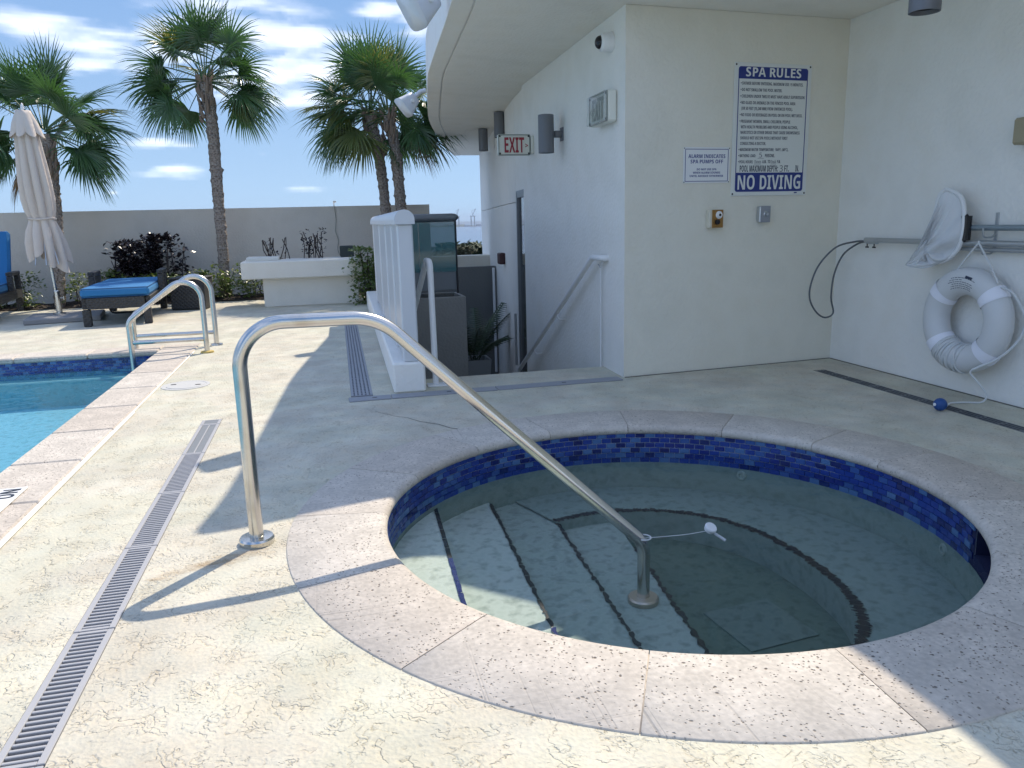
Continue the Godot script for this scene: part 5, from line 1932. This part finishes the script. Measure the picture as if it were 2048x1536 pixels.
	var lp := [v3(3.67, 0.896, -4.70), v3(3.655, 0.893, -4.80), v3(3.60, 0.852, -4.94), v3(3.50, 0.728, -4.985), v3(3.44, 0.586, -4.985), v3(3.44, 0.475, -4.985), v3(3.50, 0.380, -4.985), v3(3.575, 0.338, -4.985), v3(3.63, 0.372, -4.97), v3(3.605, 0.485, -4.97), v3(3.61, 0.65, -4.96), v3(3.645, 0.795, -4.92), v3(3.665, 0.875, -4.80), v3(3.672, 0.897, -4.70)]
	var rel := []
	for p in lp:
		rel.append(p - v3(3.67, 0.905, -3.0))
	st = begin()
	tube(st, smooth_line(rel, 6), 0.0065, 8)
	obj("crook_loop", st, M.cable_grey, s)
	s = thing("plain_pole", "thin bare aluminium pole lying below the rescue pole", "pole", v3(3.695, 0.868, -2.4))
	st = begin()
	tube(st, [v3(0, 0, 1.0), v3(0, 0, -1.52)], 0.013, 12)
	obj("tube", st, M.alu, s)
	st = begin()
	tube(st, [v3(0, 0, -1.52), v3(0, 0, -1.565)], 0.0145, 12)
	obj("end_cap", st, M.plastic_white, s)
	# skimmer net on its blue-grey pole
	s = thing("skimmer_net", "white leaf skimmer net on a blue-grey pole hanging over the wall poles", "pool net", v3(3.64, 0.0, -3.9))
	st = begin()
	tube(st, [v3(0.03, 0.995, 1.9), v3(0.03, 0.992, 0.09)], 0.0165, 12)
	obj("pole", st, M.pole_blue, s)
	st = begin()
	prism(st, [Vector2(0.0, 0.06), Vector2(0.0, 0.10), Vector2(0.018, 0.10), Vector2(0.018, 0.06)], 0.92, 1.06)
	box(st, v3(0.006, 0.99, 0.058), v3(0.026, 0.16, 0.05), 0.01)
	obj("bracket", st, M.black, s)
	var fp := [v3(0, 1.215, -0.10), v3(0, 1.205, -0.05), v3(0, 1.15, 0.035), v3(0, 1.0, 0.062), v3(0, 0.87, 0.035), v3(0, 0.80, -0.05), v3(0, 0.785, -0.13), v3(0, 0.80, -0.195), v3(0, 0.84, -0.20), v3(0, 0.95, -0.185), v3(0, 1.08, -0.165), v3(0, 1.18, -0.145), v3(0, 1.215, -0.10)]
	st = begin()
	tube(st, smooth_line(fp, 6), 0.013, 8, false)
	obj("frame", st, M.plastic_white, s)
	# sagging bag: two crumpled sheets hanging from the frame
	for layer in 2:
		st = begin()
		st.set_smooth_group(1)
		var fl := smooth_line(fp, 4)
		var c := v3(-0.02, 0.88 - 0.02 * layer, -0.14 - 0.05 * layer)
		var nr := 9
		for i in fl.size() - 1:
			for k in nr:
				var q := []
				for e in [[i, k], [i + 1, k], [i + 1, k + 1], [i, k + 1]]:
					var t: float = float(e[1]) / nr
					var p: Vector3 = fl[e[0]].lerp(c, t)
					var wv: float = sin(e[0] * 1.1 + layer + t * 2.0) * 0.022 + sin(e[0] * 0.57 + t * 5.0) * 0.02
					p += v3(-0.045 * sin(t * PI * 0.5) - wv * sin(t * PI), -0.10 * t * (1.0 - t) * 2.0 - (0.10 * t * t if layer else 0.0), (-0.02 - 0.10 * layer) * t * t + wv * 0.8 * sin(t * PI))
					q.append(p)
				quad(st, q[0], q[1], q[2], q[3])
		obj("mesh_bag", st, M.net, s)
	# life ring
	s = thing("life_ring", "white life ring with four pale straps hanging on the right wall", "life ring", v3(3.64, 0.46, -3.755))
	var R := 0.228
	var tr := 0.082
	var ringy := func(st2: SurfaceTool, a0: float, a1: float, steps: int, rad: float) -> void:
		st2.set_smooth_group(1)
		for i in steps:
			for k in 24:
				var q := []
				for e in [[i, k], [i, k + 1], [i + 1, k + 1], [i + 1, k]]:
					var a: float = lerpf(a0, a1, float(e[0]) / steps)
					var b: float = TAU * e[1] / 24.0
					var rr: float = R + cos(b) * rad
					q.append(v3(sin(b) * rad * 0.86, sin(a) * rr, -cos(a) * rr))
				quad(st2, q[3], q[2], q[1], q[0])
	st = begin()
	ringy.call(st, 0.0, TAU, 72, tr)
	obj("ring", st, M.ring, s)
	for a in [40.0, 142.0, 222.0, 318.0]:
		st = begin()
		ringy.call(st, deg_to_rad(a - 7.0), deg_to_rad(a + 7.0), 5, tr + 0.004)
		obj("strap", st, M.strap, s)
	for k in 13:
		st = begin()
		var a: float = deg_to_rad(309.0 - k * 3.2 - (7.0 if k > 9 else 0.0) + rng.randf_range(-0.8, 0.8))
		var slant := deg_to_rad(rng.randf_range(-3.0, 3.0) + (12.0 if k == 12 else 0.0))
		var pts := []
		for q in 29:
			var b := TAU * q / 28.0
			var aa := a + slant * cos(b)
			var rr := R + cos(b) * (tr + 0.004)
			pts.append(v3(sin(b) * (tr + 0.004) * 0.86, sin(aa) * rr, -cos(aa) * rr))
		tube(st, pts, 0.0068, 6, false)
		obj("wound_rope", st, M.rope, s)
	# small print on the front of the ring
	st = begin()
	for row in 6:
		var rr := R - 0.038 + row * 0.012
		var a := deg_to_rad(68.0 + 3.0 * (row % 3))
		var end := deg_to_rad(112.0)
		if row == 4:
			end = deg_to_rad(92.0)
		while a < end:
			var b := a + deg_to_rad(rng.randf_range(1.5, 5.0))
			for j in 1:
				var q := []
				var bb := acos(clampf((rr - R) / tr, -1, 1))
				var xf := -sin(bb) * tr * 0.86 - 0.0012
				for e in [[a, 0.0], [b, 0.0], [b, 0.0032], [a, 0.0032]]:
					q.append(v3(xf, sin(e[0]) * (rr + e[1]), -cos(e[0]) * (rr + e[1])))
				quad(st, q[0], q[1], q[2], q[3])
			a = b + deg_to_rad(rng.randf_range(0.5, 1.4))
	for e in [[0.026, 0.013, 97.0, 108.0]]:
		var q := []
		for c in [[e[2], 0.0], [e[3], 0.0], [e[3], e[1]], [e[2], e[1]]]:
			var a := deg_to_rad(c[0])
			var rr: float = R + e[0] + c[1]
			var bb := acos(clampf((rr - R) / tr, -1, 1))
			q.append(v3(-sin(bb) * tr * 0.86 - 0.002, sin(a) * rr, -cos(a) * rr))
		quad(st, q[0], q[1], q[2], q[3])
	obj("printed_text", st, M.ink_dark, s)
	# ropes of the ring
	var hang := [v3(-0.03, 0.232, 0.225), v3(-0.03, 0.33, 0.16), v3(-0.035, 0.445, 0.075), v3(-0.03, 0.447, 0.065), v3(-0.035, 0.36, -0.01), v3(-0.02, 0.24, -0.12), v3(0.0, 0.20, -0.2)]
	st = begin()
	tube(st, smooth_line(hang, 5), 0.0055, 7)
	obj("hanging_rope", st, M.rope, s)
	var loop_r := [v3(-0.02, 0.21, 0.24), v3(-0.01, 0.19, 0.30), v3(0.01, 0.12, 0.345), v3(0.02, 0.05, 0.375), v3(0.02, -0.04, 0.365), v3(0.0, -0.12, 0.325), v3(-0.02, -0.185, 0.265), v3(-0.06, -0.235, 0.20), v3(-0.085, -0.262, 0.165)]
	st = begin()
	tube(st, smooth_line(loop_r, 6), 0.0075, 7)
	obj("grab_line", st, M.rope, s)
	var loop_l := [v3(0.0, 0.19, -0.24), v3(0.02, 0.10, -0.315), v3(0.03, 0.03, -0.335), v3(0.02, -0.04, -0.325), v3(0.02, -0.1, -0.29)]
	st = begin()
	tube(st, smooth_line(loop_l, 6), 0.0065, 7)
	obj("grab_line", st, M.rope, s)
	var tail := [v3(-0.082, -0.262, 0.163), v3(-0.085, -0.285, 0.155), v3(-0.06, -0.33, 0.185), v3(-0.02, -0.40, 0.215), v3(-0.03, -0.448, 0.20), v3(-0.10, -0.453, 0.16), v3(-0.19, -0.454, 0.145), v3(-0.29, -0.452, 0.215), v3(-0.34, -0.432, 0.27)]
	st = begin()
	tube(st, smooth_line(tail, 7), 0.0055, 7)
	obj("throw_line", st, M.rope, s)
	s = thing("float_ball", "blue float ball on the deck at the end of the life ring rope", "ball", v3(3.275, 0.038, -3.50))
	st = begin()
	var sph := []
	for k in 13:
		var a := -PI / 2 + PI * k / 12.0
		sph.append(Vector2(cos(a) * 0.036, sin(a) * 0.036))
	lathe(st, sph, 24)
	for v in 1:
		obj("ball", st, M.ball_blue, s)
	st = begin()
	lathe(st, [Vector2(0.008, 0.033), Vector2(0.009, 0.040), Vector2(0.004, 0.042), Vector2(0.0, 0.042)], 10, Transform3D(Basis(Vector3.BACK, 1.5), Vector3.ZERO))
	obj("eyelet", st, M.plastic_white, s)

# ---------------------------------------------------------------- on the deck
func build_deck_things() -> void:
	# spa handrail
	var h := thing("spa_handrail", "long bent stainless steel handrail sloping from the deck into the spa", "handrail", v3(-0.305, 0, -2.713), -atan2(0.071, 0.997))
	var st := begin()
	tube(st, bend([v3(0, 0.005, 0), v3(0, 0.783, 0), v3(0.468, 0.775, -0.09), v3(1.437, -0.141, 0), v3(1.437, -0.388, 0)], [0.15, 0.22, 0.10], 14), 0.0245, 24)
	obj("tube", st, M.steel, h)
	for p in [v3(0, 0, 0), v3(1.437, -0.39, 0)]:
		st = begin()
		lathe(st, [Vector2(0.060, 0.001), Vector2(0.061, 0.018), Vector2(0.056, 0.025), Vector2(0.027, 0.027), Vector2(0.0245, 0.026)], 32, Transform3D(Basis.IDENTITY, p))
		obj("foot_plate", st, M.steel if p.y == 0.0 else M.steel_stained, h)
	st = begin()
	var ringp := []
	for k in 25:
		var a := TAU * k / 24
		ringp.append(v3(1.437 + cos(a) * 0.027, -0.118, sin(a) * 0.027))
	tube(st, ringp, 0.003, 6, false)
	tag(h, "long bent stainless steel handrail sloping from the deck into the spa", "handrail")
	obj("cord_loop", st, M.rope, h)
	var th := thing("floating_thermometer", "small white floating thermometer tied by a cord to the spa handrail", "thermometer", v3(1.42, -0.125, -2.63))
	st = begin()
	lathe(st, [Vector2(0.0, 0.013), Vector2(0.022, 0.013), Vector2(0.025, 0.008), Vector2(0.022, -0.008), Vector2(0.008, -0.015), Vector2(0.0, -0.015)], 24, Transform3D(Basis(Vector3.RIGHT, 0.55) * Basis(Vector3.BACK, -0.2), Vector3.ZERO))
	obj("float", st, M.plastic_white, th)
	st = begin()
	tube(st, [v3(0.015, -0.018, 0.008), v3(0.05, -0.042, 0.035)], 0.006, 8)
	obj("stem", st, M.speaker_white, th)
	st = begin()
	tube(st, smooth_line([v3(-0.02, -0.008, 0.0), v3(-0.12, -0.006, 0.012), v3(-0.285, 0.004, 0.02)], 6), 0.0016, 5)
	obj("cord", st, M.rope, th)
	# long slotted channel drain in the deck
	var dr := thing("channel_drain", "long pale slotted channel drain running between the pool and the spa", "drain", v3(-0.705, 0, 0))
	obj("channel", box_mesh(v3(0, -0.164, -2.05), v3(0.108, 0.004, 5.22)), M.dark_hole, dr)
	st = begin()
	for s in [-1.0, 1.0]:
		box(st, v3(s * 0.0535, -0.086, -2.05), v3(0.003, 0.15, 5.22))
	obj("channel_side", st, M.dark_hole, dr)
	var cuts := [-4.66, -4.55, -3.96, -3.37, -2.79, -2.20, -1.62, -1.03, -0.45, 0.14, 0.55]
	for i in cuts.size() - 1:
		var z0: float = cuts[i] + 0.003
		var z1: float = cuts[i + 1] - 0.003
		var fr := begin()
		for s in [-1.0, 1.0]:
			box(fr, v3(s * 0.0455, -0.002, (z0 + z1) * 0.5), v3(0.017, 0.010, z1 - z0), 0.0015)
		for z in [z0 + 0.006, z1 - 0.006]:
			box(fr, v3(0, -0.002, z), v3(0.0735, 0.0096, 0.012), 0.001)
		var g := obj("grate", fr, M.grate, dr)
		if i == 0:
			obj("cover", box_mesh(v3(0, -0.003, (z0 + z1) * 0.5), v3(0.0735, 0.008, z1 - z0 - 0.026)), M.cover_grey, g)
			continue
		if i == 1:
			for s in [-1.0, 1.0]:
				obj("cover", box_mesh(v3(s * 0.0195, -0.003, (z0 + z1) * 0.5), v3(0.033, 0.008, z1 - z0 - 0.026), 0.001), M.cover_grey, g)
			obj("spine", box_mesh(v3(0, -0.002, (z0 + z1) * 0.5), v3(0.006, 0.009, z1 - z0 - 0.026), 0.001), M.grate, g)
			continue
		var nb := 27
		for k in nb:
			var z := lerpf(z0 + 0.024, z1 - 0.024, float(k) / (nb - 1))
			var bar := MeshInstance3D.new()
			bar.name = "bar"
			if not M.has("bar_mesh"):
				var bm := box_mesh(Vector3.ZERO, v3(0.0745, 0.009, 0.0088), 0.0015)
				bm.generate_normals()
				M["bar_mesh"] = bm.commit()
			bar.mesh = M["bar_mesh"]
			bar.material_override = M.grate
			bar.position = v3(0, -0.0025, z)
			g.add_child(bar, true)
	# slotted drain along the kerb: panels with rows of long slots
	dr = thing("kerb_drain", "grey slotted drain strip beside the stairwell kerb", "drain", v3(0.175, 0, -4.985), -0.016)
	obj("channel", box_mesh(v3(0, -0.06, -2.42), v3(0.14, 0.01, 4.82)), M.dark_hole, dr)
	for i in 8:
		var z0 := -0.04 - i * 0.60
		var fr := begin()
		for c in 6:
			box(fr, v3(-0.0625 + c * 0.025, -0.004, z0 - 0.2985), v3(0.0145 if c % 5 else 0.016, 0.010, 0.592))
		for k in 12:
			box(fr, v3(0, -0.0042, z0 - 0.006 - k * 0.0532), v3(0.139, 0.009, 0.016))
		obj("grate", fr, M.grate_grey, dr)
	dr = thing("threshold_drain", "grey metal cover strip across the top of the stairs", "drain", v3(0.085, 0, -4.90), 0.02)
	var xs := [0.0, 0.27, 0.97, 1.86]
	for i in 3:
		obj("cover", box_mesh(v3((xs[i] + xs[i + 1]) * 0.5, 0.004, 0), v3(xs[i + 1] - xs[i] - 0.005, 0.008, 0.11), 0.002), M.grate_grey, dr)
		obj("screw", box_mesh(v3((xs[i] + xs[i + 1]) * 0.5 + 0.03, 0.0085, 0), v3(0.03, 0.002, 0.012), 0.0005), M.black, dr)
	dr = thing("wall_drain", "dark slotted drain strip along the foot of the right wall", "drain", v3(3.375, 0, -2.75))
	obj("channel", box_mesh(v3(0, -0.06, 0), v3(0.09, 0.01, 3.98)), M.dark_hole, dr)
	for i in 7:
		var fr := begin()
		for c in 4:
			box(fr, v3(-0.039 + c * 0.026, -0.004, -1.98 + i * 0.566 + 0.282), v3(0.011, 0.010, 0.560), 0.001)
		for k in 5:
			box(fr, v3(0, -0.0045, -1.975 + i * 0.566 + k * 0.137), v3(0.088, 0.009, 0.014))
		obj("grate", fr, M.cable_grey, dr)
	var lid := thing("access_cover", "round white access cover set in the deck beside the pool coping", "cover", v3(-1.03, 0, -5.80))
	st = begin()
	lathe(st, [Vector2(0.165, 0.0), Vector2(0.165, 0.004), Vector2(0.140, 0.005), Vector2(0.138, 0.0025), Vector2(0.132, 0.0025), Vector2(0.130, 0.006), Vector2(0.0, 0.007)], 40)
	obj("disc", st, M.lid_white, lid)
	for a in [0.3, 0.3 + PI]:
		obj("finger_slot", box_mesh(v3(cos(a) * 0.09, 0.008, sin(a) * 0.09), v3(0.035, 0.002, 0.012)), M.dark_hole, lid)
	# rust that ran from the foot of the handrail over the deck
	st = begin()
	st.set_smooth_group(-1)
	var rr2 := RandomNumberGenerator.new()
	rr2.seed = 12
	for k in 16:
		var t := k / 15.0
		var c := v3(lerpf(-0.315, -0.60, t) + rr2.randf_range(-0.02, 0.02), 0.0022 + 0.0003 * (k % 3), lerpf(-2.63, -2.50, t) + rr2.randf_range(-0.03, 0.03))
		var rad := lerpf(0.055, 0.02, t) * rr2.randf_range(0.6, 1.1)
		var rim := []
		for q in 12:
			var a := TAU * q / 12
			rim.append(c + v3(cos(a) * rad * rr2.randf_range(0.6, 1.5) * 1.5, 0, sin(a) * rad * rr2.randf_range(0.5, 1.1) * 0.6))
		for q in 12:
			tri3(st, c, rim[(q + 1) % 12], rim[q])
	struct("rust_stain", st, M.rust_stain)
	# dark open joint where the deck meets the walls
	st = begin()
	prism(st, [Vector2(1.99, -4.974), Vector2(3.73, -5.118), Vector2(3.73, -5.108), Vector2(1.99, -4.962)], 0.0005, 0.004)
	prism(st, [Vector2(3.733, -5.10), Vector2(3.733, 3.0), Vector2(3.722, 3.0), Vector2(3.722, -5.10)], 0.0005, 0.0045)
	struct("wall_joint", st, M.crack)
	# hairline crack in the deck beside the spa coping
	st = begin()
	var ck := [v3(0.23, 0, -4.55), v3(0.33, 0, -4.40), v3(0.40, 0, -4.33), v3(0.46, 0, -4.22), v3(0.55, 0, -4.13), v3(0.60, 0, -4.03), v3(0.64, 0, -3.99), v3(0.56, 0, -3.94), v3(0.49, 0, -3.90)]
	st.set_smooth_group(-1)
	for i in ck.size() - 1:
		var w: float = 0.0016 + 0.0006 * i
		var t: Vector3 = (ck[i + 1] - ck[i]).normalized()
		var nn := v3(-t.z, 0, t.x) * w
		var up := v3(0, 0.0015, 0)
		quad(st, ck[i] + nn + up, ck[i + 1] + nn + up, ck[i + 1] - nn + up, ck[i] - nn + up)
	struct("deck_crack", st, M.crack)
